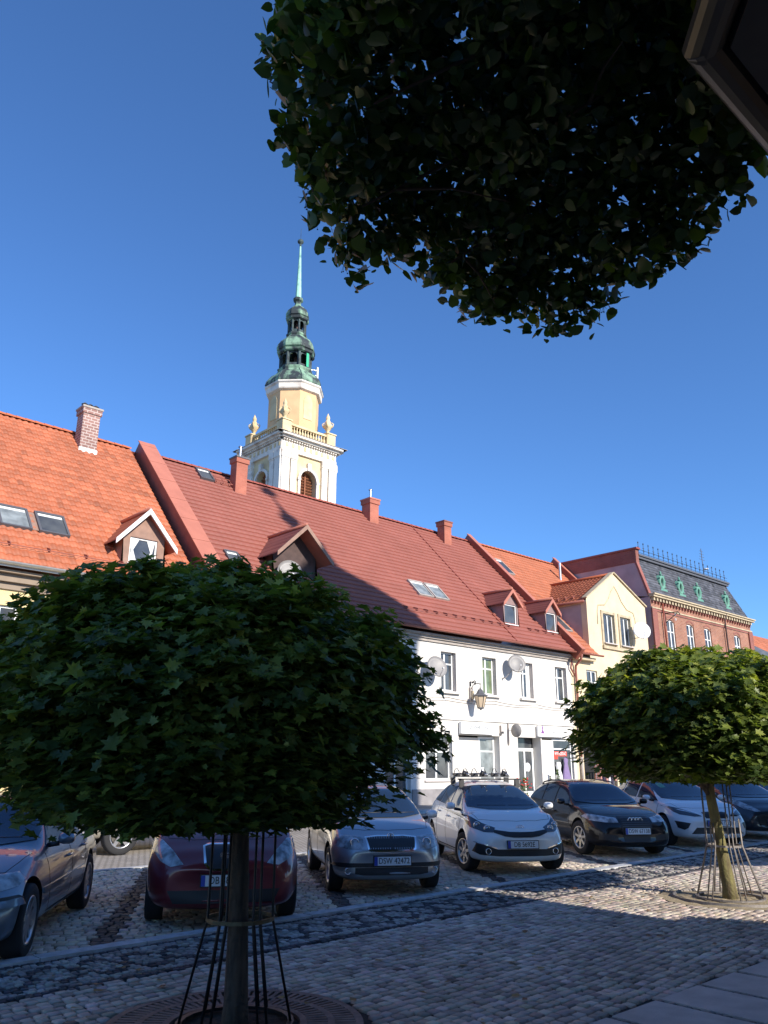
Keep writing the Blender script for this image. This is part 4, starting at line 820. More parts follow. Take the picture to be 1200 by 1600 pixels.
dv = Vector((eave[2][0]-eave[1][0], eave[2][1]-eave[1][1])).normalized(); g = gutter_run(eave[1], eave[2], (dv.y, -dv.x), 'gutter_brown', .06, 0); g.build('gutter', h)
g = MB()
for x in (3.9, 5.4, 6.9): g.box(x-.02, x+.02, 1.0, 1.24, ze-.02, ze-.005, 'gutter_brown')
g.build('gutter_bracket', h)
for (x, z) in ((4.0, 1.0), (6.0, 1.0), (7.6, 1.0)):
    f = MB(); f.box(x, x+.9, .43, .47, z, z+1.5, 'window_white'); o = f.build('window', h); p = MB(); p.box(x+.08, x+.82, .475, .48, z+.08, z+1.42, 'pane'); p.build('pane', o)
# ---------------------------------------------------------------- town hall off camera (its tower throws the spire-shaped shadow on the red roof)
h = empty('town_hall', label='town hall with slender domed tower standing behind the photographer', cat='building')
TX, TY = 22.25, -12.0
g = MB(); g.box(17, 30, -22, -9.5, 0, 7.5, 'cream_plaster'); g.box(TX-3.3, TX+3.3, TY-3.3, TY+3.3, 0, 24.6, 'cream_plaster'); g.build('wall', h)
g = MB(); g.add([(16.6, -22.4, 7.5), (30.4, -22.4, 7.5), (30.4, -9.1, 7.5), (16.6, -9.1, 7.5), (19, -15.7, 11), (28, -15.7, 11)], [(0, 1, 5, 4), (1, 2, 5), (2, 3, 4, 5), (3, 0, 4)], 'ridge_orange'); g.build('roof', h)
g = MB(); g.lathe([(3.5, 24.6), (3.6, 25.2), (3.35, 26.1), (2.6, 27.1), (1.5, 28.2), (.95, 28.8), (.8, 29.2), (.8, 30.6), (1.0, 30.8), (.95, 31.1), (.5, 31.6), (.3, 32.0), (.3, 32.25), (.52, 32.5), (.52, 32.9), (.22, 33.3), (.10, 34.0), (.07, 34.9), (.42, 35.1), (.46, 35.4), (.3, 35.6), (.05, 35.8), (.03, 36.6)], (TX, TY, 0), 'copper_mix', 12); g.build('spire', h)
g = MB()
for x in (18.2, 25.6, 27.8):
    for z in (1.2, 4.6): g.box(x, x+1.1, -9.55, -9.46, z, z+1.7, 'window_white'); g.box(x+.1, x+1.0, -9.458, -9.45, z+.1, z+1.6, 'pane')
g.build('window', h)
# ---------------------------------------------------------------- things on the facades
def dish(x, y, z, r, nx, label, m='dish_grey', foot=None, name='satellite_dish'):
    n = Vector(nx).normalized(); a = n.orthogonal().normalized(); b = n.cross(a); c = Vector((x, y, z)); g = MB(); k = 20; vs = [c-n*.09]
    for (rr, d) in ((.35, -.078), (.7, -.045), (1.0, 0), (1.0, -.012), (.7, -.06), (.35, -.092), (.01, -.105)):
        for i in range(k): t = 2*PI*i/k; vs.append(c+(a*math.cos(t)+b*math.sin(t))*r*rr+n*d)
    fs = [(0, 1+i, 1+(i+1) % k) for i in range(k)]+[(1+j*k+i, 1+j*k+(i+1) % k, 1+(j+1)*k+(i+1) % k, 1+(j+1)*k+i) for j in range(6) for i in range(k)]
    g.add(vs, fs, m, True); o = g.build(name, None, label, 'satellite dish', 'satellite dishes on the house fronts')
    dn = Vector((0, 0, -1)); dn = (dn-n*dn.dot(n)).normalized(); e = c+dn*r*.98; l = c+n*.42+dn*r*.55
    g = MB(); g.tube([e, (e+l)/2, l], .012, 'cornice_grey', 6); g.cyl(l, l-n*.1+Vector((0, 0, .03)), .03, 'dish_white', n=8); g.build('receiver_arm', o)
    f = Vector(foot) if foot else c+Vector((0, .5, -.25)); g = MB(); g.tube([c-n*.1, c-n*.2+Vector((0, 0, -.05)), Vector((f.x, f.y-.2, f.z)), f], .022, 'cornice_grey', 8); g.build('bracket', o)
    return o
dish(24.45, 23.45, 5.52, .47, (-.25, -1, .35), 'grey satellite dish on the white wall beside the near tree', foot=(24.2, 23.99, 5.15))
dish(29.75, 23.45, 6.08, .43, (-.55, -1, .3), 'grey satellite dish between the two middle upper windows', foot=(29.3, 23.99, 5.42))
dish(40.95, 23.35, 8.85, .50, (-.8, -1, .25), 'large white satellite dish on the cream gable wall', 'dish_white', foot=(41.2, 23.99, 8.5))
dish(17.45, 24.45, 8.6, .50, (-.35, -1, .25), 'pale satellite dish greyed for shade, in front of the darkened dormer', 'dish_grey', foot=(17.6, 24.94, 8.4))  # grey material stands for the shade on this dish
# wall lantern
t = empty('wall_lantern', label='old style black wall lantern on a scrolled bracket, white facade', cat='lamp'); LX, LY = 27.15, 23.48
g = MB(); g.box(26.98, 27.14, 23.9, 23.998, 4.25, 4.85, 'cornice_grey'); g.box(27.02, 27.1, 23.8, 23.9, 4.35, 4.7, 'stone_trim'); g.build('wall_plate', t)
g = MB(); g.tube([(27.06, 23.9, 4.8), (27.06, 23.8, 4.95), (27.08, 23.6, 5.0), (LX, LY-.05, 4.98)], .018, 'black_iron'); sc = [(27.07, 23.72+.09*math.cos(a)*(1-a/9), 5.05+.09*math.sin(a)*(1-a/9)) for a in np.linspace(0, 7, 14)]; g.tube(sc, .022, 'black_iron')
sc = [(27.07, 23.86+.07*math.cos(a)*(1-a/9), 5.08+.08*math.sin(a)*(1-a/9)) for a in np.linspace(3, 9, 12)]; g.tube(sc, .024, 'black_iron'); g.tube([(27.06, 23.95, 4.9), (27.06, 23.95, 5.12)], .03, 'black_iron'); g.cyl((LX, LY, 4.99), (LX, LY, 4.8), .016, 'black_iron'); g.build('bracket', t)
g = MB(); g.lathe([(.0, .33), (.045, .3), (.02, .27), (.09, .24), (.1, .22), (.19, .06), (.33, .0), (.34, -.03), (.28, -.04)], (LX, LY, 4.5), 'slate_frame', 6, False, .3); g.build('lamp_cap', t)
g = MB(); g.lathe([(.255, -.04), (.13, -.52), (.0, -.53)], (LX, LY, 4.5), 'lamp_glass', 6, False, .3); lg = g.build('lamp_shade', t)
g = MB()
for k in range(6): a = .3+k*PI/3; g.cyl((LX+.265*math.cos(a), LY+.265*math.sin(a), 4.46), (LX+.14*math.cos(a), LY+.14*math.sin(a), 3.97), .011, 'black_iron', n=5)
g.lathe([(.15, -.52), (.16, -.56), (.05, -.6), (0, -.66)], (LX, LY, 4.5), 'slate_frame', 6, False, .3); g.build('lamp_frame', t)
# shop signs
g = MB(); g.box(26.22, 28.45, 23.80, 23.93, 2.88, 3.36, 'sign_white'); s1 = g.build('shop_sign', None, 'long white sign panel with thin grey script above the left shop', 'sign', 'shop signs on the white house')
text_obj('pudełko by', .27, 'ink_grey', 'lettering', s1, (27.35, 23.797, 3.16), shear=.35, ex=.0015); text_obj('galeria', .08, 'ink_grey', 'lettering', s1, (27.6, 23.797, 2.96), ex=.0015)
g = MB(); g.box(31.6, 33.66, 23.84, 23.93, 2.89, 3.37, 'sign_white'); s2 = g.build('shop_sign', None, 'white sign panel with a small purple dress figure above the display window', 'sign', 'shop signs on the white house')
g = MB(); g.prism([(-.02, .30), (.02, .30), (.05, .2), (.03, .12), (.15, -.05), (-.15, -.05), (-.03, .12), (-.05, .2)], .004, 'ink_purple', o=(31.95, 23.834, 3.08)); g.prism([(-.12, -.10), (.12, -.10), (.12, -.08), (-.12, -.08)], .004, 'ink_purple', o=(31.95, 23.834, 3.08)); g.build('dress_logo', s2)
ring = []; g = MB(); sc = [(32.85+.68*math.cos(a), 23.838, 3.13+.18*math.sin(a)) for a in np.linspace(-1.9, 1.9, 18)]; g.tube(sc, .009, 'ink_grey', 5); g.build('oval_line', s2); text_obj('Boutique', .13, 'ink_grey', 'lettering', s2, (32.7, 23.837, 3.12), shear=.3, ex=.0015)
g = MB(); g.lathe([(0, -.02), (.29, -.02), (.29, .02), (0, .02)], (0, 0, 0), 'dish_grey', 24); s3 = g.build('projecting_sign', None, 'round sign in painted shade grey, projecting from the wall between the two shops', 'sign')  # disc face turned from the sun: its shade is put into the grey
s3.data.transform(Matrix.Translation((29.55, 23.5, 3.08)) @ Matrix.Rotation(PI/2, 4, 'Y')); g = MB(); g.cyl((29.55, 23.99, 3.08), (29.55, 23.78, 3.08), .015, 'cornice_grey'); g.box(29.52, 29.58, 23.93, 23.996, 2.45, 3.45, 'cornice_grey'); g.build('bracket', s3)
g = MB(); g.box(28.98, 29.02, 23.9, 23.997, 2.85, 3.3, 'cornice_grey'); g.lathe([(0, -.05), (.05, -.03), (.05, .05), (0, .07)], (29.0, 23.82, 2.98), 'slate_frame', 10); g.cyl((29, 23.99, 2.98), (29, 23.85, 2.98), .012, 'cornice_grey'); g.build('security_camera', None, 'small dark camera on the white wall between the shops', 'camera')
g = MB()
for (z0, sag) in ((4.36, .1), (4.22, .06)):
    pts = [(22.5+k*.62, 23.975, z0-sag*math.sin(PI*((k*.62) % 3.1)/3.1)) for k in range(20)]; g.tube(pts, .011, 'cornice_grey', 4)
g.build('facade_cable', None, 'thin grey cables sagging along the white facade', 'cable')
# dress on a stand in the display window, clothes rails by the cream house
t = empty('dress', label='lilac pleated dress hanging in the shop display window', cat='dress'); g = MB(); k = 30; vs = []
for (z, r) in ((1.95, .13), (1.8, .17), (1.7, .13), (1.35, .22), (.95, .32)):
    for i in range(k): a = 2*PI*i/k; rr = r*(1+.12*math.sin(a*9)*(1.9-z)); vs.append((33.85+rr*math.cos(a), 23.98+rr*.3*math.sin(a), z))
g.add(vs, [(j*k+i, j*k+(i+1) % k, (j+1)*k+(i+1) % k, (j+1)*k+i) for j in range(4) for i in range(k)], 'cloth_purple', True); g.build('skirt', t); g = MB(); g.tube([(33.74, 23.98, 1.93), (33.85, 23.98, 2.06), (33.96, 23.98, 1.93)], .012, 'slate_frame'); g.build('hanger', t)
g = MB(); g.lathe([(.10, 1.75), (.14, 1.6), (.1, 1.4), (.16, 1.2), (.2, .95), (0, .95)], (33.25, 24.0, 0), 'cloth_white', 12); g.build('blouse', None, 'white blouse standing beside the lilac dress', 'blouse')
def rail(x, y, cols, label, rz=0):
    t = empty('clothes_rail', (x, y, .07), rz, label, 'clothes rail', 'clothes rails outside the cream house'); g = MB()
    for sx in (0, 1.5): g.cyl((sx, 0, 0), (sx, 0, 1.6), .015, 'steel', n=6); g.cyl((sx, -.25, .02), (sx, .25, .02), .015, 'steel', n=6)
    g.cyl((0, 0, 1.6), (1.5, 0, 1.6), .015, 'steel', n=6); g.build('frame', t)
    for i, c in enumerate(cols):
        g = MB(); X = .15+i*1.25/max(1, len(cols)-1); k = 10; vs = []; ln = random.uniform(.7, 1.05)
        for (z, r) in ((1.58, .03), (1.5, .2), (1.1, .19), (1.55-ln, .24)):
            for j in range(k): a = 2*PI*j/k; vs.append((X+.045*math.cos(a)*(1+.5*math.sin(3*a+i)), r*math.sin(a), z))
        g.add(vs, [(j*k+q, j*k+(q+1) % k, (j+1)*k+(q+1) % k, (j+1)*k+q) for j in range(3) for q in range(k)], c, True); g.build('garment', t)
rail(35.5, 23.4, ['cloth_pink', 'cloth_dark', 'cloth_pink', 'cloth_white', 'cloth_dark', 'cloth_pink'], 'clothes rail of dark and pink garments right of the downpipe')
rail(37.4, 23.2, ['cloth_blue', 'cloth_blue', 'cloth_white', 'cloth_blue', 'cloth_dark', 'cloth_white'], 'clothes rail with bright blue dresses beside the far tree')
# potted plants
def pot_plant(x, y, hgt, m, label, flower=None, r=.2, n=260):
    t = empty('potted_plant', (x, y, .07), 0, label, 'plant', 'potted plants by the shop fronts'); g = MB(); g.lathe([(0, 0), (.13, 0), (.17, .28), (.19, .3), (.15, .29), (0, .26)], (0, 0, 0), 'salmon_side', 14); g.build('pot', t)
    V = []; F = []; C = []
    for i in range(n):
        z = .3+random.random()**.8*hgt; rr = r*(1-(z-.3)/hgt*.7)*math.sqrt(random.random()); a = random.uniform(0, 6.28); c = Vector((rr*math.cos(a), rr*math.sin(a), z)); u = Vector(rng.normal(0, 1, 3)).normalized(); v = u.orthogonal().normalized(); s = random.uniform(.03, .06); b = len(V)
        V += [c-u*s, c+v*s*.5, c+u*s, c-v*s*.5]; F.append((b, b+1, b+2, b+3)); C += [[random.random()]*3]*4
    np_mesh('foliage', np.array(V), np.array(F), m, t, col=np.array(C))
    if flower:
        g = MB()
        for i in range(26): a = random.uniform(0, 6.28); rr = r*random.uniform(.3, 1.1); g = MB(); g.lathe([(0, -.03), (.045, 0), (0, .03)], (rr*math.cos(a), rr*math.sin(a), .3+hgt*random.uniform(.4, 1)), flower, 6); g.build('blossom', t)
mat('petal_red', (.6, .03, .03), .6)
pot_plant(29.6, 23.2, .7, 'shrub_leaf', 'red flowering plant in a pot beside the glass shop door', 'petal_red', .3)
pot_plant(32.6, 23.6, 1.05, 'shrub_leaf', 'slender green potted shrub in front of the white shop panel', None, .16)
pot_plant(31.9, 23.5, .75, 'shrub_leaf', 'low thin potted plant left of the slender shrub', None, .08, 90)
# ---------------------------------------------------------------- trees
def leaf_cloud(name, P, Nn, size, outline, m, parent, tone_, fold=.18, droop=None):
    """P (n,3) centres, Nn (n,3) leaf normals; outline list of (u,v) around, fan from the base point"""
    n = len(P); ol = np.array(outline, float); k = len(ol); Nn = Nn/np.linalg.norm(Nn, axis=1, keepdims=True)
    r = rng.normal(0, 1, (n, 3)); U = np.cross(Nn, r); U /= np.linalg.norm(U, axis=1, keepdims=True); W = np.cross(Nn, U)
    s = size*(1+rng.normal(0, .26, n)).clip(.45, 1.6); V = np.zeros((n, k+1, 3))
    V[:, 0] = P-Nn*(fold*s)[:, None]*.5
    for i in range(k):
        u, v = ol[i]; rr = math.hypot(u, v)
        V[:, i+1] = P+U*(u*s)[:, None]+W*(v*s)[:, None]+Nn*(s*fold*(abs(u)*1.2-rr*rr*.9))[:, None]
    b = (np.arange(n)*(k+1))[:, None, None]; F = np.array([(0, i+1, (i+1) % k+1) for i in range(k)])[None]+b
    C = np.repeat(tone_[:, None], k+1, 1).ravel(); C = np.stack([C]*3, 1)
    return np_mesh(name, V.reshape(-1, 3), F.reshape(-1, 3), m, parent, col=C)
MAPLE = [(0, -.36), (.44, -.45), (.32, -.14), (.70, .15), (.32, .16), (.35, .46), (.15, .40), (0, .80), (-.15, .40), (-.35, .46), (-.32, .16), (-.70, .15), (-.32, -.14), (-.44, -.45)]
LINDEN = [(0, -.42), (.28, -.46), (.47, -.2), (.45, .12), (.25, .42), (0, .68), (-.25, .42), (-.45, .12), (-.47, -.2), (-.28, -.46)]
def noise3(P, seed, f):
    r = np.random.default_rng(seed); out = np.zeros(len(P))
    for k in range(6):
        d = r.normal(0, 1, 3); d /= np.linalg.norm(d); out += np.sin(P@d*f*(1+.35*k)+r.uniform(0, 6.28))/(1+.35*k)
    return out/2.4
def ball_crown(seed, rx, rz, zc_, nclu, per, size, extra=()):
    """clusters of drooping leaves on the outside of a flattened ball, plus an inner shell"""
    r = np.random.default_rng(seed); d = r.normal(0, 1, (nclu, 3)); d /= np.linalg.norm(d, axis=1, keepdims=True)
    q = 2.5; sup = (np.abs(d[:, 0])**q+np.abs(d[:, 1])**q+np.abs(d[:, 2])**q)**(-1/q)
    rad = sup*(1+.085*noise3(d, seed, 3.2)+.07*noise3(d, seed+1, 8))*r.choice([1.06, 1.0, .93, .84, .70], nclu, p=[.07, .33, .28, .19, .13])
    Cn = d*rad[:, None]*np.array([rx, rx, rz]); dn = d.copy()
    for (ex, ey, ez, er, en) in extra:
        e = np.array([ex, ey, ez])+r.normal(0, 1, (en, 3)).clip(-1.3, 1.3)*er*.55; Cn = np.concatenate([Cn, e]); dn = np.concatenate([dn, e/np.linalg.norm(e, axis=1, keepdims=True)])
    ds = r.normal(0, 1, (int(nclu*.045), 3)); ds[:, 2] = np.abs(ds[:, 2])*.9-.25; ds /= np.linalg.norm(ds, axis=1, keepdims=True)          # shoots standing out of the crown
    sq = (np.abs(ds[:, 0])**q+np.abs(ds[:, 1])**q+np.abs(ds[:, 2])**q)**(-1/q)
    for f in (1.0, 1.07, 1.13): Cn = np.concatenate([Cn, ds*(sq*f)[:, None]*np.array([rx, rx, rz])]); dn = np.concatenate([dn, ds])
    n = len(Cn)*per; ci = np.repeat(np.arange(len(Cn)), per); o = r.normal(0, 1, (n, 3)).clip(-1.9, 1.9)*np.array([.115, .115, .05]); o[ci >= len(Cn)-len(ds)*3] *= .55
    P = Cn[ci]+o; P[:, 2] -= .55*(o[:, 0]**2+o[:, 1]**2)/.2+0; out = dn[ci]
    Nn = out*np.array([.38, .38, .1])+np.array([0, 0, .85])+r.normal(0, .34, (n, 3)); low = out[:, 2] < -.3; Nn[low, 2] += .25
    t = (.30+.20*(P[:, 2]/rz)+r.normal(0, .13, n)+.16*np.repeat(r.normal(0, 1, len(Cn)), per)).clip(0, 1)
    P[:, 2] = np.maximum(P[:, 2], -rz*1.0+r.uniform(0, .1, n)); P[:, 2] += zc_; return P, Nn, size, t
def trunk_mesh(pts, rs, m, seed=0):
    g = MB(); g.tube(pts, rs, m, 14); return g
def branches(zb, zc_, rx, rz, seed, base=(0, 0), m='bark'):
    r = random.Random(seed); g = MB()
    for i in range(16):
        a = i*2.4+r.uniform(-.3, .3); e = r.uniform(.1, .95); L = rx*.82
        p0 = Vector((base[0], base[1], zb+r.uniform(-.05, .25))); p3 = Vector((base[0]+L*math.cos(a)*math.sqrt(1-e*e*.6), base[1]+L*math.sin(a)*math.sqrt(1-e*e*.6), zc_-rz*.35+rz*1.1*e)); p1 = p0+(p3-p0)*.3+Vector((0, 0, .18)); p2 = p0+(p3-p0)*.65+Vector((r.uniform(-.1, .1), r.uniform(-.1, .1), .1))
        g.tube([p0, p1, p2, p3], [.032, .024, .016, .007], m, 6)
        for j in range(3): q = p1+(p3-p1)*r.random(); g.tube([q, q+Vector((r.uniform(-.4, .4), r.uniform(-.4, .4), r.uniform(-.2, .35)))], [.014, .004], m, 4)
    return g
def maple(loc, rz_, label, seed, tr, mt, nclu, per, size, rx, rz, zc_, extra=(), lean=(0, 0), off=(0, 0)):
    t = empty('maple_tree', loc, rz_, label, 'tree', 'round headed maples in the pavement')
    g = trunk_mesh([(0, 0, -.05), (0, 0, .12), (lean[0]*.35, lean[1]*.35, .6), (lean[0]*.8, lean[1]*.8, 1.2), (lean[0], lean[1], zc_)], [tr*1.45, tr*1.2, tr, tr*.85, tr*.55], mt); g.build('trunk', t)
    branches(1.28, zc_, rx, rz, seed, lean).build('branches', t)
    P, Nn, s, tn = ball_crown(seed, rx, rz, zc_, nclu, per, size, extra); P[:, 0] += lean[0]+off[0]; P[:, 1] += lean[1]+off[1]
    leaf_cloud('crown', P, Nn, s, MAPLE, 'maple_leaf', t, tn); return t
T1 = Vector((3.28, 5.0, 0)); 
# world-direction bumps of crown 1: a sprig to the right, one dipping low
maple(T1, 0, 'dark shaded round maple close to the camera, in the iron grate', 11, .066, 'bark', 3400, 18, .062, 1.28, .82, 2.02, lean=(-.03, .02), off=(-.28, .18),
      extra=[(1.36, -.75, -.12, .09, 26), (1.25, -.7, -.02, .10, 24), (1.1, -.6, -.15, .12, 24), (1.05, -.65, .5, .09, 14)])
T2 = Vector((10.82, 5.28, 0))
maple(T2, 0, 'sunlit round maple further along the pavement, beside the flat tree pit', 23, .072, 'bark_sunlit', 2300, 15, .080, 1.42, .80, 2.20, lean=(-.22, .03), off=(-.02, -.05))
T3 = Vector((19.2, 5.9, 0))
t3 = maple(T3, 1.1, 'third round maple of the row, outside the picture to the right', 31, .10, 'bark', 700, 12, .16, 1.75, .95, 2.35)
T4 = Vector((15.6, 3.4, 0))
def off_linden(loc, label):
    t = empty('linden_tree', loc, 0, label, 'tree', 'lindens along the pavement outside the picture'); g = MB(); g.tube([(0, 0, -.05), (0, 0, 1.5), (0, 0, 4.5)], [.2, .16, .08], 'bark', 12); g.build('trunk', t)
    r_ = np.random.default_rng(9); nU = 9000; d = r_.normal(0, 1, (nU, 3)); d /= np.linalg.norm(d, axis=1, keepdims=True); P = d*(r_.random(nU)**.3)[:, None]*np.array([2.35, 2.1, 1.75])*(1+.12*noise3(d, 4, 4))[:, None]+np.array([0, 0, 4.75])
    leaf_cloud('crown', P, d+r_.normal(0, .5, (nU, 3)), .17, LINDEN, 'linden_leaf', t, r_.random(nU), fold=.12); return t
ol = off_linden((15.7, .7, 0), 'linden beyond the right edge whose shade falls on the parked cars')
o3 = copy_tree(ol); o3.location = (9.2, .8, -.2); o3.scale = (.2, .2, .36); o3['label'] = 'added unseen young linden that roughens the corner house shadow edge'  # unseen tree added to give the house shadow a leafy edge
o2 = copy_tree(ol); o2.location = (20.6, .9, 0); o2.rotation_euler = (0, 0, 2); o2['label'] = 'last linden beyond the right edge of the picture'
# guards
def guard(loc, rz_, m, mh, label, rb=.36, rt=.215, zh=.62, tops=None, hoop_n=20):
    t = empty('tree_guard', loc, rz_, label, 'tree guard', 'metal guards round the maple trunks')
    for k in range(6):
        g = MB(); a = k*PI/3+.35
        for da in (-.09, .09):
            c1 = Vector((rb*math.cos(a+da), rb*math.sin(a+da), .0)); c2 = Vector((rt*math.cos(a+da*1.3), rt*math.sin(a+da*1.3), zh)); zt_ = (tops[k] if tops else 1.75); c3 = Vector((rt*.97*math.cos(a+da*1.3), rt*.97*math.sin(a+da*1.3), zt_))
            g.tube([c1, c2, c3], .009, m, 6)
        g.build('rod', t)
    g = MB(); n = hoop_n; vs = []
    for i in range(n):
        t_ = 2*PI*i/n
        for (r_, z_) in ((rt+.012, zh-.012), (rt+.012, zh+.012), (rt+.004, zh+.012), (rt+.004, zh-.012)): vs.append((r_*math.cos(t_), r_*math.sin(t_), z_))
    g.add(vs, [(i*4+j, ((i+1) % n)*4+j, ((i+1) % n)*4+(j+1) % 4, i*4+(j+1) % 4) for i in range(n) for j in range(4)], mh); g.build('hoop', t)
    g = MB(); vs = []
    for i in range(24):
        t_ = 2*PI*i/24
        for (r_, z_) in ((rb+.02, 0.0), (rb+.02, .02), (rb-.02, .02), (rb-.02, 0)): vs.append((r_*math.cos(t_), r_*math.sin(t_), z_))
    g.add(vs, [(i*4+j, ((i+1) % 24)*4+j, ((i+1) % 24)*4+(j+1) % 4, i*4+(j+1) % 4) for i in range(24) for j in range(4)], m); g.build('base_ring', t)
    return t
guard(T1, .1, 'guard_dark', 'hoop_yellow', 'dark rod guard with a slim hoop round the near maple trunk')
guard(T2, .5, 'guard_rust', 'guard_rust', 'rusty grey rod guard round the lit far maple trunk', tops=[1.0, 1.7, .9, 1.75, .95, 1.7], hoop_n=8, rb=.40)
# cast iron grate round the near tree
g = MB(); RI, RO = .42, .83; n = 96
def ringpart(r0, r1, z0, z1, m, nn=96, a0=0, a1=2*PI):
    vs = []; k = nn+1
    for i in range(k):
        t = a0+(a1-a0)*i/nn
        for (r_, z_) in ((r0, z0), (r1, z0), (r1, z1), (r0, z1)): vs.append((r_*math.cos(t), r_*math.sin(t), z_))
    g.add(vs, [(i*4+j, (i+1)*4+j, (i+1)*4+(j+1) % 4, i*4+(j+1) % 4) for i in range(nn) for j in range(4)], m)
for q in range(2):
    a0, a1 = q*PI+.02+.5, (q+1)*PI-.02+.5
    ringpart(RI, RI+.045, -.02, .008, 'grate_iron', 48, a0, a1); ringpart(.60, .645, -.02, .0078, 'grate_iron', 48, a0, a1); ringpart(RO-.05, RO, -.02, .008, 'grate_iron', 48, a0, a1)
    for (r0, r1, cnt) in ((RI+.04, .605, 34), (.64, RO-.045, 44)):
        for i in range(cnt+1):
            t = a0+(a1-a0)*i/cnt; u = Vector((math.cos(t), math.sin(t), 0)); v = Vector((-math.sin(t), math.cos(t), 0)); w0 = .5*(a1-a0)/cnt*r0*.55; w1 = .5*(a1-a0)/cnt*r1*.55
            z = .0065; pts = [u*r0-v*w0, u*r1-v*w1, u*r1+v*w1, u*r0+v*w0]; g.add([(p.x, p.y, z) for p in pts]+[(p.x, p.y, -.02) for p in pts], [(0, 1, 2, 3), (0, 4, 5, 1), (1, 5, 6, 2), (2, 6, 7, 3), (3, 7, 4, 0)], 'grate_iron')
o = g.build('tree_grate', None, 'round cast iron grate with radial slots under the near maple', 'tree grate', loc=T1)
def disc(name, c, r, z, m, n=40, bumps=.012, rings=6, jitter=.04, kind='structure'):
    V = []; F = []
    V.append((c[0], c[1], z))
    for j in range(1, rings+1):
        for i in range(n): t = 2*PI*i/n; rr = r*j/rings*(1+(random.uniform(-jitter, jitter) if j == rings else 0)); V.append((c[0]+rr*math.cos(t), c[1]+rr*math.sin(t), z+random.uniform(-bumps, bumps)*(j < rings)))
    g = MB(); g.add(V, [(0, 1+i, 1+(i+1) % n) for i in range(n)]+[(1+j*n+i, 1+j*n+(i+1) % n, 1+(j+1)*n+(i+1) % n, 1+(j+1)*n+i) for j in range(rings-1) for i in range(n)], m, True); return g.build(name, kind=kind)
disc('tree_pit_soil', T1, .84, -.012, 'soil', bumps=.006, jitter=0)
disc('tree_pit_sand', (T2.x-.05, T2.y), .85, -.006, 'sand', bumps=.008, jitter=.02)
g = MB(); vs = []
for i in range(60):
    t_ = 2*PI*i/60
    for (r_, z_) in ((.66, -.02), (.68, .022), (.695, .022), (.70, -.02)): vs.append((r_*math.cos(t_), r_*math.sin(t_), z_))
g.add(vs, [(i*4+j, ((i+1) % 60)*4+j, ((i+1) % 60)*4+(j+1) % 4, i*4+(j+1) % 4) for i in range(60) for j in range(4)], 'guard_rust'); g.build('pit_ring', None, 'thin metal edging ring set flat round the far tree pit', 'edging ring', loc=T2)
# linden above the camera
t = empty('linden_tree', (6.5, 1.5, 0), 0, 'dark linden crown hanging over the top of the view', 'tree')
LT = Vector((6.5, 1.5, 0))
g = MB(); g.tube([(0, 0, -.05), (0, 0, .3), (.03, .0, 2.0), (-.05, .05, 4.4), (-.1, .2, 6.5), (-.3, .3, 8.2)], [.24, .19, .17, .15, .10, .05], 'bark', 14); g.build('trunk', t)
Z0 = 4.92
poly = np.array([(.98, 1.37), (1.03, 1.71), (1.25, 1.86), (1.46, 2.05), (1.62, 2.16), (1.91, 2.27), (2.07, 2.12), (2.48, 2.16), (2.94, 2.06), (2.89, 1.63), (2.83, 1.23), (2.71, .97), (2.60, .80)])*1.6
poly = np.concatenate([poly, np.array([(5.6, .75), (6.9, .4), (7.2, -1.0), (5.6, -2.2), (3.2, -2.0), (1.7, -.9), (1.2, .9)])])
def inpoly(P, poly):
    x, y = P[:, 0], P[:, 1]; ins = np.zeros(len(P), bool); n = len(poly)
    for i in range(n):
        x0, y0 = poly[i]; x1, y1 = poly[(i+1) % n]; c = ((y0 > y) != (y1 > y)) & (x < (x1-x0)*(y-y0)/(y1-y0+1e-9)+x0); ins ^= c
    return ins
def pdist(P, poly):
    d = np.full(len(P), 9.); n = len(poly)
    for i in range(n):
        a = poly[i]; b = poly[(i+1) % n]; ab = b-a; tt = (((P-a)@ab)/(ab@ab)).clip(0, 1); d = np.minimum(d, np.linalg.norm(P-(a+ab*tt[:, None]), axis=1))
    return d
r = np.random.default_rng(5); Q = r.uniform((1, -2.3), (7.4, 4), (260000, 2)); Q = Q[inpoly(Q, poly)]; dd = pdist(Q, poly)
zt_ = .25+1.9*np.sqrt((dd/2.0).clip(0, 1)); 
zz = Z0+r.random(len(Q))**1.3*zt_+.10*np.sin(Q[:, 0]*5)*np.cos(Q[:, 1]*4.3)-.10*(dd < .35)
nz = noise3(np.stack([Q[:, 0], Q[:, 1], zz*.6], 1), 3, 5.5); keep = (nz > -.66) | (dd < .22); Q, zz, dd = Q[keep][:6500], zz[keep][:6500], dd[keep][:6500]
per = 9; n = len(Q)*per; ci = np.repeat(np.arange(len(Q)), per); o = r.normal(0, 1, (n, 3)).clip(-1.5, 1.5)*np.array([.085, .085, .08]); o[:, :2] *= (.45+.55*(dd[ci]/.3).clip(0, 1))[:, None]
P = np.stack([Q[ci, 0], Q[ci, 1], zz[ci]], 1)+o; Nn = np.stack([r.normal(0, .55, n), r.normal(-.15, .55, n), .75+r.normal(0, .35, n)], 1)
hang = r.random(n) < .35; Nn[hang] = np.stack([r.normal(0, 1, hang.sum()), r.normal(-.6, 1, hang.sum()), r.normal(.2, .3, hang.sum())], 1)
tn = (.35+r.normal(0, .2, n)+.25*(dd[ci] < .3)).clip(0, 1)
leaf_cloud('crown', P-np.array([LT.x, LT.y, 0]), Nn, .068, LINDEN, 'linden_leaf', t, tn, fold=.12)
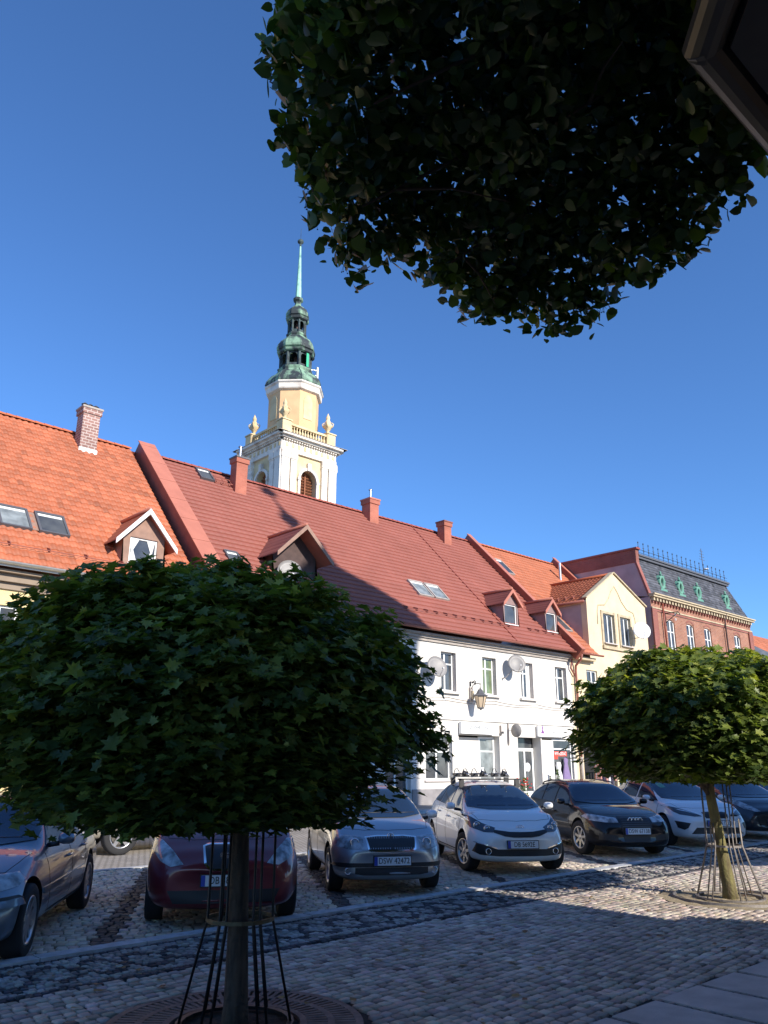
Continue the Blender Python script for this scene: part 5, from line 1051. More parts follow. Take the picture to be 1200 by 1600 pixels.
# upper crown mass, above the picture
nU = 9000; d = r.normal(0, 1, (nU, 3)); d /= np.linalg.norm(d, axis=1, keepdims=True); d[:, 2] = np.abs(d[:, 2]); P = d*(r.random(nU)**.33)[:, None]*np.array([2.0, 2.0, 2.6])+np.array([-1.9, -1.2, 6.2])
leaf_cloud('upper_crown', P, d+r.normal(0, .5, (nU, 3)), .15, LINDEN, 'linden_leaf', t, r.random(nU), fold=.12)
g = MB(); rr = random.Random(4)
for (ex, ey, ez) in ((-4.4, .9, 4.9), (-3.9, 1.5, 4.95), (-3.0, 1.6, 4.95), (-2.0, 1.5, 4.9), (-4.5, -.2, 5.1), (-3.5, .4, 5.0), (-2.2, .7, 5.2), (-1.4, -.9, 5.6)):
    p0 = Vector((-1.2, -1.2, 5.7+rr.random()*.4)); p3 = Vector((ex, ey, ez-.12)); pts = [p0.lerp(p3, k/5)+Vector((rr.uniform(-.08, .08), rr.uniform(-.08, .08), .35*math.sin(PI*k/5)+rr.uniform(-.05, .05))) for k in range(6)]; pts[0] = p0; pts[1].z += .35
    g.tube(pts, [.045, .036, .028, .02, .013, .007], 'twig', 6)
    for k in range(7): q = pts[1+k % 4].lerp(pts[2+k % 4], rr.random()); e = q+Vector((rr.uniform(-.5, .5), rr.uniform(-.5, .5), rr.uniform(-.25, .2))); g.tube([q, q.lerp(e, .5)+Vector((0, 0, .05)), e], [.012, .008, .003], 'twig', 5)
g.tube([(-2.1, .75, 4.95), (-1.95, .62, 4.86), (-1.88, .56, 4.78)], [.008, .005, .003], 'twig', 4)
g.build('branches', t)
g = MB(); bp = r.choice(len(Q), 420)                   # small hanging fruits
for i in bp:
    if dd[i] > .6: continue
    c = Vector((Q[i, 0]-LT.x+rr.uniform(-.08, .08), Q[i, 1]-LT.y+rr.uniform(-.08, .08), zz[i]-rr.uniform(.05, .16)))
    for k in range(3): e = c+Vector((rr.uniform(-.02, .02), rr.uniform(-.02, .02), rr.uniform(-.03, 0))); g.lathe([(0, -.006), (.006, 0), (0, .006)], e, 'twig', 5); g.cyl(e, c+Vector((0, 0, .05)), .0012, 'twig', n=3, cap=False)
o = g.build('fruits', t); o['kind'] = 'stuff'
# ---------------------------------------------------------------- cars
def paint(name, col, metal=.0, rough=.35): mat(name, col, rough, metal, coat=1.0, spec=.5); 
paint('paint_bluegrey', (.16, .20, .25), .55, .35); paint('paint_red', (.16, .012, .02), .3, .35); paint('paint_silver', (.42, .44, .47), .75, .32); paint('paint_white', (.84, .84, .82)); mat('paint_black', (.004, .004, .006), .5, 0, coat=.8, spec=.15); paint('paint_dark', (.03, .036, .05), .3); paint('paint_white2', (.78, .79, .80)); paint('paint_beige', (.42, .38, .31), .5)
mat('car_glass', (.012, .024, .05), .02, spec=1.0); mat('rubber', (.018, .018, .02), .8); mat('plastic_dark', (.02, .02, .023), .5); mat('alloy', (.55, .55, .56), .3, metal=.85); mat('chrome', (.8, .8, .8), .12, metal=1)  # car_glass: blue of the reflected sky put into the base colour
mat('lamp_clear', (.50, .54, .58), .08, spec=.8, var=.75, scale=9); mat('lamp_dark', (.05, .06, .075), .06, spec=.9); mat('lens', (.75, .78, .82), .05, metal=.6); mat('plate_white', (.72, .74, .76), .4); mat('plate_blue', (.02, .06, .4), .4); mat('plate_ink', (.015, .015, .015), .5); mat('amber', (.6, .2, .02), .2); mat('seam', (.006, .006, .007), .7); mat('brake_disc', (.12, .11, .10), .5, metal=.6)
def spline(xs, ys, x):
    return float(np.interp(x, xs, ys))
class Car:
    def __init__(s, name, loc, yaw, P, label, cat='car', group='cars parked in the angled bays'):
        """local frame: +x forward (nose), y left, z up, origin on the ground under the FRONT axle"""
        s.P = P; s.root = empty(name, loc, 0, label, cat, group); s.root.rotation_euler = (0, 0, yaw); s.root.scale = (.94, .94, .94); s.shell()
    def shell(s):
        P = s.P; W = P['W']/2; xf = P['FO']; L = P['L']; xr = xf-L; zb = P.get('zb', .19)
        cowx, cowz = P['cowl']; wtx, wtz = P['wtop']; rtx, rtz = P['rtop']; rbx, rbz = P['rbase']; H = P['H']+.03; nz = P['nose']; bz = P['belt']   # belt heights at cowl & rear
        bump = P.get('bumpz', .52)
        # stations: x, bottom z, centre top z, shoulder z, shoulder w, mid w, roof-edge z (None=hood), roof edge w, plan curve
        st = []
        def hood(x, zt, k, zsk, c, zb_=None, wk=None): st.append((x, zb_ if zb_ is not None else zb, zt, zt-zsk, W*k, W*(wk or k+.03), None, None, c))
        hood(xf-.0, nz*.70, .60, .05, .10, zb+.12, .66); hood(xf-.03, nz*.84, .70, .06, .15, zb+.03, .80); hood(xf-.10, nz*.95, .78, .06, .19, zb, .90); hood(xf-.24, nz+.01, .84, .05, .19, zb, .955)
        hx = xf-.24; 
        for f in (.25, .55, .85):
            x = hx+(cowx+.12-hx)*f; z = nz+.01+(cowz-nz-.01)*(f**.8); st.append((x, zb, z, z-.055+.02*f, W*(.86+.03*f), W*.99, None, None, .17-.05*f))
        st.append((cowx, zb, cowz+.015, bz[0], W*.895, W, None, None, .14))
        # cabin
        rw = P.get('rw', .66)*W; bw = W*.90
        nA = 3
        for f in (.33, .66): x = cowx+(wtx-cowx)*f; z = cowz+(wtz-cowz)*f; zb2 = bz[0]+(bz[1]-bz[0])*((cowx-x)/(cowx-rbx)); st.append((x, zb, z, zb2, bw, W, zb2+(z-zb2)*.82, bw-(bw-rw)*f*.86, .13))
        for f in (0, .28, .62, 1.0):
            x = wtx+(rtx-wtx)*f; z = wtz+(rtz-wtz)*f+ (H-max(wtz, rtz)+.0)*math.sin(PI*min(1, f*1.0+.0))*1.0; zb2 = bz[0]+(bz[1]-bz[0])*((cowx-x)/(cowx-rbx)); st.append((x, zb, z, zb2, bw, W, z-.075, rw*(1.0 if f < .9 else .95), .07))
        for f in (.5,): x = rtx+(rbx-rtx)*f; z = rtz+(rbz-rtz)*f; zb2 = bz[0]+(bz[1]-bz[0])*((cowx-x)/(cowx-rbx)); st.append((x, zb, z, zb2, bw*.97, W*.985, zb2+(z-zb2)*.8, rw+(bw*.95-rw)*.4, -.05))
        st.append((rbx, zb, rbz, bz[1]-.01, W*.85, W*.965, None, None, -.08))
        if P.get('boot'): x, z = P['boot']; st.append((x, zb, z, z-.03, W*.83, W*.94, None, None, -.1))
        st.append((xr+.06, zb+.02, min(rbz, P.get('tailz', rbz))-.06, min(rbz, P.get('tailz', rbz))-.12, W*.80, W*.92, None, None, -.12)); st.append((xr, zb+.12, .62, .56, W*.70, W*.80, None, None, -.12))
        rows = []
        for (x, b, zt, zs, ws, wm, zr, wr, c) in st:
            if zr is None: p7 = (ws*.86, zs+(zt-zs)*.62); p8 = (ws*.5, zs+(zt-zs)*.94)
            else: p7 = (wr, zr); p8 = (wr*.70, zt-.018)
            bel = .02 if zr is not None else .012
            pts = [(0, b), (wm*.80, b), (wm-.035, b+.05), (wm, b+(zs-b)*.42), (wm-.008, b+(zs-b)*.74), (ws+.012, zs-.02), (ws-.02, zs+bel), p7, p8, (0, zt)]
            row = []
            for (y, z) in pts:
                cc = c*(y/W)**2; xx = x-cc
                if c > .12 and z < .45: xx -= 0
                row.append((xx, y, z))
            rows.append(row)
        g = []; F = []; m = 10
        for row in rows: g += row+[(x, -y, z) for x, y, z in row[1:-1][::-1]]
        k = 2*m-2
        for i in range(len(rows)-1):
            for j in range(k): F.append((i*k+j, i*k+(j+1) % k, (i+1)*k+(j+1) % k, (i+1)*k+j))
        def cap(i, flip):
            for j in range(m-1):
                a, b_ = i*k+j, i*k+j+1; c_, d_ = i*k+(k-j-1) % k if j+1 <= m-1 else 0, i*k+(k-j) % k
                q = [a, b_, c_, d_]; u = []
                for v in q:
                    if v not in u: u.append(v)
                if len(u) >= 3: F.append(tuple(u[::-1] if flip else u))
        cap(0, False); cap(len(rows)-1, True)
        me = bpy.data.meshes.new('body'); me.from_pydata(g, [], F); bm = bmesh.new(); bm.from_mesh(me); bmesh.ops.recalc_face_normals(bm, faces=bm.faces); bm.to_mesh(me); bm.free()
        o = bpy.data.objects.new('body', me); COL.objects.link(o); md = o.modifiers.new('s', 'SUBSURF'); md.levels = md.render_levels = 3; bpy.context.view_layer.update()
        dg = bpy.context.evaluated_depsgraph_get(); sm = bpy.data.meshes.new_from_object(o.evaluated_get(dg)); s.bvh = BVHTree.FromPolygons([v.co.copy() for v in sm.vertices], [tuple(p.vertices) for p in sm.polygons])
        o.modifiers.clear(); o.data = sm; sm.materials.clear(); sm.materials.append(M[P['paint']]); sm.materials.append(M['seam'])
        # wheel wells
        cm = bpy.data.meshes.new('cut'); bm = bmesh.new(); r = P['wr']+.05
        for wx in (0, -P['WB']):
            for sy in (-1, 1):
                q = bmesh.ops.create_cone(bm, cap_ends=True, segments=40, radius1=r, radius2=r, depth=.34, matrix=Matrix.Translation((wx, sy*(W-.10), P['wr']+.012)) @ Matrix.Rotation(PI/2, 4, 'X'))
        bm.to_mesh(cm); bm.free(); cm.materials.append(M['seam']); co = bpy.data.objects.new('cut', cm); COL.objects.link(co)
        bmn = bmesh.new(); bmn.from_mesh(sm); bmesh.ops.recalc_face_normals(bmn, faces=bmn.faces); bmn.to_mesh(sm); bmn.free()
        b = o.modifiers.new('b', 'BOOLEAN'); b.object = co; b.operation = 'DIFFERENCE'; b.solver = 'EXACT'; b.material_mode = 'TRANSFER' if hasattr(b, 'material_mode') else b.material_mode; bpy.context.view_layer.update()
        bmsh = bpy.data.meshes.new_from_object(o.evaluated_get(bpy.context.evaluated_depsgraph_get())); o.modifiers.clear(); o.data = bmsh; bpy.data.objects.remove(co)
        bmsh.polygons.foreach_set('use_smooth', np.ones(len(bmsh.polygons), bool)); bmsh.name = 'body'
        sh = getattr(bmsh, 'set_sharp_from_angle', None)
        if sh: sh(angle=R(38))
        o.parent = s.root; s.body = o; s.W = W
    def proj(s, view, poly, m, name='trim', off=.004, cell=.05, parent=None, thick=.012, label=None, both=False, sub=None):
        """outline drawn in front (y,z), side (x,z) or top (x,y) view and laid onto the body surface"""
        outs = []
        for sgn in ((1, -1) if both else (1,)):
            bm = bmesh.new(); vs = []
            for (a, b) in poly: vs.append(bm.verts.new((a, b, 0)))
            bm.faces.new(vs); xs = [p[0] for p in poly]; ys = [p[1] for p in poly]
            bmesh.ops.triangulate(bm, faces=bm.faces)
            for ax, (lo, hi) in ((0, (min(xs), max(xs))), (1, (min(ys), max(ys)))):
                n = int((hi-lo)/cell)
                for i in range(1, n+1):
                    c = lo+(hi-lo)*i/(n+1); co = (c, 0, 0) if ax == 0 else (0, c, 0); no = (1, 0, 0) if ax == 0 else (0, 1, 0)
                    bmesh.ops.bisect_plane(bm, geom=bm.verts[:]+bm.edges[:]+bm.faces[:], plane_co=co, plane_no=no)
            ok = True
            if view == 'front': d = Vector((-1, 0, 0)); org = lambda a, b: Vector((s.P['FO']+1, a*sgn, b))
            elif view == 'side': d = Vector((0, -sgn, 0)); org = lambda a, b: Vector((a, sgn*2, b))
            else: d = Vector((0, 0, -1)); org = lambda a, b: Vector((a, b*sgn, 3))
            bad = []
            for v in bm.verts:
                hit = s.bvh.ray_cast(org(v.co.x, v.co.y), d)
                if hit[0] is None: bad.append(v); continue
                nr = hit[1]; nr = nr if nr.dot(d) < 0 else -nr; v.co = hit[0]+nr*off
            if bad: bmesh.ops.delete(bm, geom=bad, context='VERTS')
            be = [e for e in bm.edges if len(e.link_faces) == 1]
            if be:
                ex = bmesh.ops.extrude_edge_only(bm, edges=be); nv = [g for g in ex['geom'] if isinstance(g, bmesh.types.BMVert)]
                for v in nv: v.co += d*thick
            bmesh.ops.recalc_face_normals(bm, faces=bm.faces)
            me = bpy.data.meshes.new(name); bm.to_mesh(me); bm.free(); me.materials.append(M[m]); me.polygons.foreach_set('use_smooth', np.ones(len(me.polygons), bool))
            if hasattr(me, 'set_sharp_from_angle'): me.set_sharp_from_angle(angle=R(50))
            o = bpy.data.objects.new(name, me); COL.objects.link(o); o.parent = parent or s.root
            if label: o['label'] = label
            outs.append(o)
        return outs
    def top(s, x, y):
        h = s.bvh.ray_cast(Vector((x, y, 3)), Vector((0, 0, -1))); return h[0].z if h[0] is not None else 1.4
    def hit(s, view, a, b):
        if view == 'front': h = s.bvh.ray_cast(Vector((s.P['FO']+1, a, b)), Vector((-1, 0, 0)))
        else: h = s.bvh.ray_cast(Vector((a, 2 if b[0] > 0 else -2, b[1])), Vector((0, -1 if b[0] > 0 else 1, 0)))
        return h
    def line(s, view, pts, w=.012, m='seam', name='seam', both=True, off=.002):
        """thin band along a polyline"""
        poly = []; P2 = [Vector(p) for p in pts]; L = []; Rr = []
        for i, p in enumerate(P2):
            d = (P2[min(i+1, len(P2)-1)]-P2[max(i-1, 0)]).normalized(); n = Vector((-d.y, d.x))*w/2; L.append(p+n); Rr.append(p-n)
        return s.proj(view, [tuple(v) for v in L+Rr[::-1]], m, name, off, .08, both=both, thick=.004)
    def wheels(s, spokes=5, rimm='alloy', steer=0, style='spoke'):
        P = s.P; r = P['wr']; rr = r*.66; tw = .2
        def one(wx, sy, st):
            w = empty('wheel', (wx, sy*(s.W-.115), r), 0, parent=s.root); w.rotation_euler = (0, 0, st+(0 if sy > 0 else PI))
            g = MB(); prof = [(rr, -.09), (rr+.02, -.1), (r*.93, -.1), (r*.985, -.085), (r, -.06), (r, .06), (r*.985, .085), (r*.93, .1), (rr+.02, .1), (rr, .09)]
            g.lathe(prof, (0, 0, 0), 'rubber', 40, True, 0, 'y'); g.build('tyre', w)
            g = MB(); g.lathe([(rr+.005, .085), (rr, .098), (rr-.018, .092), (rr-.024, .04), (rr-.03, -.09)], (0, 0, 0), rimm, 36, True, 0, 'y')
            g.lathe([(0, .078), (.035, .078), (.06, .07), (.062, .03), (.0, .03)], (0, 0, 0), rimm, 18, True, 0, 'y')
            for k in range(spokes):
                a = 2*PI*k/spokes+.3; u = Vector((math.cos(a), 0, math.sin(a))); v = Vector((-math.sin(a), 0, math.cos(a))); w0, w1 = (.028, .022) if spokes > 5 else (.04, .034)
                if style == 'split': offs = (-.028, .028); w0 = w1 = .014
                else: offs = (0,)
                for of in offs:
                    p = [(u*.045+v*(of*.5-w0)), (u*.045+v*(of*.5+w0)), (u*(rr-.012)+v*(of+w1)), (u*(rr-.012)+v*(of-w1))]
                    ya, yb = .074, .082; vs = [Vector((q.x, ya, q.z)) for q in p[:2]]+[Vector((q.x, yb, q.z)) for q in p[2:]]+[Vector((q.x, ya-.03, q.z)) for q in p]
                    g.add(vs, [(0, 1, 2, 3), (0, 4, 5, 1), (1, 5, 6, 2), (2, 6, 7, 3), (3, 7, 4, 0)], rimm)
            g.build('rim', w)
            g = MB(); g.lathe([(0, .0), (rr*.72, .0), (rr*.72, -.02), (rr-.03, -.05), (0, -.06)], (0, 0, 0), 'brake_disc', 24, False, 0, 'y'); g.build('brake', w)
        for sy in (-1, 1): one(0, sy, steer); one(-P['WB'], sy, 0)
    def mirror(s, x, z, m, w=.17, h=.12):
        for sy in (-1, 1):
            g = MB(); c = Vector((x, sy*(s.W+.07), z)); n = 14; prof = []
            vs = []; rings = [(-.05, .82), (-.02, 1.0), (.03, .97), (.07, .75), (.095, .4), (.102, .05)]
            for (dx, k) in rings:
                for i in range(n):
                    t = 2*PI*i/n; cy = abs(math.cos(t))**.7*(1 if math.cos(t) > 0 else -1); cz = abs(math.sin(t))**.75*(1 if math.sin(t) > 0 else -1); vs.append((c.x+dx, c.y+cy*w/2*k, c.z+cz*h/2*k))
            g.add(vs, [(j*n+i, j*n+(i+1) % n, (j+1)*n+(i+1) % n, (j+1)*n+i) for j in range(len(rings)-1) for i in range(n)]+[tuple(range(n))], m, True)
            g.tube([(x+.0, sy*(s.W-.12), z-.07), (x+.01, sy*(s.W+.0), z-.05)], .025, 'plastic_dark', 8); g.build('mirror', s.root)
    def plate(s, text, z, y=0, w=.52, lean=.06):
        hs = [s.bvh.ray_cast(Vector((s.P['FO']+1, y+a, z+b_)), Vector((-1, 0, 0)))[0] for a in (-w/2, 0, w/2) for b_ in (-.05, 0, .05)]; x = max(q.x for q in hs if q is not None)+.02
        T = Matrix.Translation((x, y, z)) @ Matrix.Rotation(-lean, 4, 'Y'); g = MB()
        g.box(-.03, -.001, -w/2-.012, w/2+.012, -.067, .067, 'plastic_dark', T); g.box(0, .004, -w/2, w/2, -.056, .056, 'plate_white', T)
        g.box(.0045, .006, -w/2, -w/2+.045, -.055, .055, 'plate_blue', T); o = g.build('number_plate', s.root)
        if text:
            TT = T @ Matrix.Translation((.0075, .02, 0)) @ Matrix(((0, 0, 1, 0), (1, 0, 0, 0), (0, 1, 0, 0), (0, 0, 0, 1)))
            text_obj(text, .108, 'plate_ink', 'lettering', o, ex=.001, sx=.82, T=TT)
        g = MB(); 
        return o
    def windows(s, ws, side, splits=(), frame='seam'):
        s.proj('front', ws+[(-y, z) for y, z in ws[::-1]], 'car_glass', 'windscreen', .005, .07)
        for i, q in enumerate(side): s.proj('side', q, 'car_glass', 'side_window', .005, .06, both=True)
    def handles(s, pts, m):
        for (x, z) in pts:
            for sy in (-1, 1):
                h = s.bvh.ray_cast(Vector((x, sy*2, z)), Vector((0, -sy, 0)))
                if h[0] is None: continue
                y = h[0].y+sy*.025; g = MB(); g.tube([(x-.09, y-sy*.025, z), (x-.075, y, z), (x+.075, y, z), (x+.09, y-sy*.025, z)], .013, m, 7); g.build('door_handle', s.root)
    def wipers(s, cowx, cowz, wtx, wtz):
        for (y0, y1) in ((.05, .55), (-.5, .0)):
            g = MB(); pts = []
            for k in range(4):
                y = y0+(y1-y0)*k/3; z = cowz+.06+.05*k/3*0; h = s.bvh.ray_cast(Vector((s.P['FO']+1, y, z+.02)), Vector((-1, 0, .0)))
                if h[0] is not None: pts.append(h[0]+Vector((.02, 0, 0)))
            if len(pts) > 1: g.tube(pts, .008, 'plastic_dark', 5); g.build('wiper', s.root)
    def badge_ring(s, y, z, r, m='chrome', name='badge', asp=1, th=.008, parent=None):
        h = s.bvh.ray_cast(Vector((s.P['FO']+1, y, z)), Vector((-1, 0, 0))); x = (h[0].x if h[0] is not None else s.P['FO'])+.012; g = MB(); n = 24; vs = []
        for i in range(n):
            t = 2*PI*i/n
            for k in range(6): u = 2*PI*k/6; vs.append((x+th*math.sin(u), y+(r*asp+th*math.cos(u))*math.cos(t), z+(r+th*math.cos(u))*math.sin(t)))
        g.add(vs, [(i*6+k, i*6+(k+1) % 6, ((i+1) % n)*6+(k+1) % 6, ((i+1) % n)*6+k) for i in range(n) for k in range(6)], m, True); return g, x
def sidewin(*pts): return list(pts)
def facing(az): return math.atan2(-math.cos(az), -math.sin(az))      # nose towards the camera side; az = axis angle from +Y towards +X
def glasshouse(c, pillars, tail='hatch', zin=.035, top=.085, dx_front=.34, rear=None):
    P = c.P; cx, cz = P['cowl']; wx, wz = P['wtop']; rx, rz = P['rtop']; bx, bz_ = P['rbase']; b0, b1 = P['belt']; W = c.W; rw = P.get('rw', .66)*W
    belt = lambda x: b0+(b1-b0)*((cx-x)/(cx-bx))+zin
    c.proj('front', [(.4*W, cz+.015), (.78*W, cz+.05), (.77*W, cz+.12), (rw*.97, wz-.06), (rw*.7, wz-.035), (.3*W, wz-.025), (-.3*W, wz-.025), (-rw*.7, wz-.035), (-rw*.97, wz-.06), (-.77*W, cz+.12), (-.78*W, cz+.05), (-.4*W, cz+.015)], 'car_glass', 'windscreen', .009, .035)
    tz = lambda x: (wz if x > wx else (wz+(rz-wz)*min(1, (wx-x)/(wx-rx))))+(P['H']-max(wz, rz))*.6-top
    xa = cx-dx_front; outl = []
    # front door glass starts at the mirror triangle; A pillar slope follows windscreen
    segs = []; edges = [xa]+list(pillars)
    rearx = rear or (rx-.12, bx+.12)
    def pill(x0, x1, first, last):
        n = 5; lowr = x1 if not last else rearx[1]; upr = x1 if not last else rearx[0]
        up0 = x0 if not first else wx-.10
        lo = [(x0+(lowr-x0)*k/n, belt(x0+(lowr-x0)*k/n)) for k in range(n+1)]; hi = [(up0+(upr-up0)*k/n, tz(up0+(upr-up0)*k/n)) for k in range(n+1)]
        if last: lo[-1] = (lo[-1][0]+.10, lo[-1][1]); lo.append((rearx[1], belt(rearx[1])+.07))
        return lo+hi[::-1]
    k = len(pillars)
    for i in range(k+1):
        x0 = xa if i == 0 else pillars[i-1]-.035; x1 = (pillars[i]+.035) if i < k else None
        c.proj('side', pill(x0, x1, i == 0, i == k), 'car_glass', 'side_window', .009, .035, both=True)
    # door shut lines
    for i, px_ in enumerate(pillars[:1]): c.line('side', [(px_, belt(px_)-.02), (px_, .45), (px_+.03, .30)])
    c.line('side', [(xa+.08, belt(xa)-.05), (xa+.09, .62), (xa-.03, .32)]); xr_ = pillars[1] if k > 1 else bx+.42
    c.line('side', [(xr_, belt(xr_)-.03), (xr_+.05, .70), (-P['WB']+P['wr']+.12, .42), (-P['WB']+P['wr']+.2, .30)])
    c.line('side', [(xa-.02, .30), (-P['WB']+P['wr']+.18, .30)], w=.02)
    c.line('top', [(P['FO']-.34, .0), (P['FO']-.38, .42*c.W), (P['FO']-.5, .74*c.W), (P['FO']-.75, .80*c.W), (cx+.05, .84*c.W)], w=.006) 
    h = [(pillars[0]+.16, belt(pillars[0])-.17)]
    if k > 0: h.append((xr_+.14, belt(xr_)-.15))
    c.handles(h, P.get('hm', P['paint'])); c.wipers(cx, cz, wx, wz)
    if P.get('mold'): z = P['mold']; c.proj('side', [(-.36, z), (-.36, z+.055), (-P['WB']+P['wr']+.08, z+.065), (-P['WB']+P['wr']+.08, z+.01)], P.get('moldm', 'plastic_dark'), 'side_moulding', .012, .1, both=True)
def place(x, y, az): return (x, y, -.036), facing(R(az))
# --- white Rio-like hatchback with roof carriers
loc, yw = place(11.18, 9.15, 34)
c = Car('white_hatchback', loc, yw, dict(W=1.72, L=4.05, H=1.455, FO=.83, WB=2.57, wr=.31, cowl=(.02, .97), wtop=(-.88, 1.40), rtop=(-2.55, 1.40), rbase=(-2.98, 1.0), nose=.76, belt=(.90, 1.03), paint='paint_white'), 'white hatchback with ski and bike carriers on its roof')
glasshouse(c, (-1.30, -2.12)); c.wheels(7, steer=.25); c.mirror(-.48, 1.03, 'paint_white'); c.plate('DB 5692E', .475)
c.proj('front', [(.42, .725), (.60, .79), (.80, .93), (.835, .84), (.78, .72), (.62, .66), (.48, .655)], 'lamp_dark', 'headlight', .006, .04, both=True)
for sy in (1, -1):
    for (y, z, r_) in ((.56, .715, .045), (.69, .76, .05)):
        g, x = c.badge_ring(sy*y, z, r_, 'chrome', th=.009); g.lathe([(0, 0), (r_*.6, 0), (r_*.6, .01), (0, .02)], (0, 0, 0), 'lens', 12); M0 = Matrix.Translation((x-.02, sy*y, z)) @ Matrix.Rotation(PI/2, 4, 'Y')
        k0 = len(g.v)-48; g.v[k0:] = [tuple(M0 @ Vector(v)) for v in g.v[k0:]]; g.build('headlight_lens', c.root)
c.proj('front', [(.47, .655), (.47, .70), (.2, .668), (0, .665), (-.2, .668), (-.47, .70), (-.47, .655), (-.3, .60), (-.15, .582), (.15, .582), (.3, .60)], 'plastic_dark', 'grille', .006, .05)
c.proj('front', [(.74, .50), (.79, .36), (.70, .315), (.40, .295), (-.40, .295), (-.70, .315), (-.79, .36), (-.74, .50), (-.6, .455), (-.42, .40), (.42, .40), (.6, .455)], 'plastic_dark', 'lower_grille', .006, .05)
for sy in (1, -1): g, x = c.badge_ring(sy*.58, .37, .045, 'chrome', th=.008); g.build('fog_lamp', c.root)
for sy in (1, -1): c.proj('front', [(sy*.76, .50), (sy*.78, .515), (sy*.6, .475), (sy*.44, .425), (sy*.44, .41), (sy*.6, .458)], 'chrome', 'fog_lamp_trim', .012, .06)
g, x = c.badge_ring(0, .735, .03, 'chrome', asp=2.1, th=.007)
T = Matrix.Translation((x+.002, 0, .735)) @ Matrix(((0, 0, 1, 0), (1, 0, 0, 0), (0, 1, 0, 0), (0, 0, 0, 1))); b = g.build('badge', c.root); text_obj('KIA', .045, 'chrome', 'lettering', b, ex=.002, T=T)
c.proj('top', [(-.95, .0), (-.95, .01)] and [(.1, -.3), (.1, -.31), (.09, -.305)], 'seam', 'washer_jet', .003, .1) if 0 else None
kia = c
t = empty('roof_rack', loc, 0, 'black cross bars with ski and bike clamps on the white hatchback', 'roof rack'); t.rotation_euler = (0, 0, yw); t.scale = (.94, .94, .94)
for i, x in enumerate((-1.15, -1.85)):
    g = MB(); RT = c.top(x, .5)+.10; g.box(x-.035, x+.035, -.62, .62, RT, RT+.025, 'steel' if i else 'plastic_dark')
    g.build('cross_bar', t)
    for sy in (-1, 1): g = MB(); g.prism([(x-.06, RT-.14), (x+.06, RT-.14), (x+.045, RT), (x-.045, RT)], .08, 'plastic_dark', o=(0, sy*.55-.04, 0), N=(0, 1, 0)); g.build('foot', t)
for i, y in enumerate((-.48, -.12, .3)):
    g = MB(); g.tube([(-.85, y, RT+0.065), (-1.5, y+.05, RT+0.080), (-2.15, y-.02, RT+0.060)], .018, 'steel', 6); g.tube([(-1.0, y-.06, RT+0.080), (-1.15, y-.02, RT+0.115), (-1.35, y+.10, RT+0.090), (-1.6, y+.14, RT+0.080)], .026, 'plastic_dark', 8)
    for x in (-1.15, -1.85): g.box(x-.05, x+.05, y-.06, y+.08, RT+0.025, RT+0.080, 'plastic_dark'); g.tube([(x, y-.05, RT+0.080), (x+.03, y-.03, RT+0.160), (x, y+.02, RT+0.170), (x-.03, y+.07, RT+0.100)], .008, 'plastic_dark', 5)
    g.build('carrier', t)
# --- silver Fabia-like hatchback
loc, yw = place(8.16, 8.96, 31)
c = Car('silver_hatchback', loc, yw, dict(W=1.65, L=3.97, H=1.45, FO=.80, WB=2.46, wr=.30, cowl=(-.02, .96), wtop=(-.78, 1.39), rtop=(-2.5, 1.40), rbase=(-2.9, .98), nose=.78, belt=(.90, .95), paint='paint_silver', rw=.69), 'silver hatchback with a chrome framed grille between red and white cars')
glasshouse(c, (-1.22, -2.0)); c.wheels(5); c.mirror(-.45, 1.0, 'paint_white2'); c.plate('DSW 42472', .455)
c.proj('front', [(.40, .60), (.40, .755), (.55, .765), (.74, .775), (.765, .70), (.76, .63), (.6, .60)], 'lamp_clear', 'headlight', .006, .04, both=True)
for sy in (1, -1): g, x = c.badge_ring(sy*.52, .685, .055, 'chrome', th=.01); g.build('headlight_lens', c.root)
c.proj('front', [(.375, .755), (.345, .60), (.30, .575), (-.30, .575), (-.345, .60), (-.375, .755), (-.2, .775), (.2, .775)], 'chrome', 'grille_frame', .006, .05)
c.proj('front', [(.345, .74), (.32, .615), (.28, .60), (-.28, .60), (-.32, .615), (-.345, .74), (-.2, .755), (.2, .755)], 'plastic_dark', 'grille', .013, .05)
for k in range(-9, 10): 
    if k: c.proj('front', [(k*.034-.003, .605), (k*.034+.003, .605), (k*.034+.003, .745), (k*.034-.003, .745)], 'steel', 'grille_bar', .02, .2)
g, x = c.badge_ring(0, .765, .042, 'chrome', th=.008); T = Matrix.Translation((x+.004, 0, .765)) @ Matrix(((0, 0, 1, 0), (1, 0, 0, 0), (0, 1, 0, 0), (0, 0, 0, 1)))
g.prism([(-.006, -.03), (.006, -.03), (.006, .0), (.03, .008), (.008, .012), (.024, .024), (0, .03), (-.02, .01), (-.006, .005)], .004, 'chrome', o=(x, 0, .765), U=(0, 1, 0), V=(0, 0, 1), N=(1, 0, 0)); g.lathe([(0, 0), (.035, 0)], (0, 0, -10), 'chrome', 6); g.build('badge', c.root)
c.proj('front', [(.78, .415), (.80, .385), (.72, .375), (-.72, .375), (-.80, .385), (-.78, .415), (-.70, .43), (.70, .43)], 'plastic_dark', 'bumper_strip', .012, .06)
c.proj('front', [(.52, .37), (.52, .29), (.4, .275), (-.4, .275), (-.52, .29), (-.52, .37)], 'plastic_dark', 'lower_grille', .006, .05)
for sy in (1, -1): g, x = c.badge_ring(sy*.62, .325, .04, 'chrome', th=.008); g.build('fog_lamp', c.root)
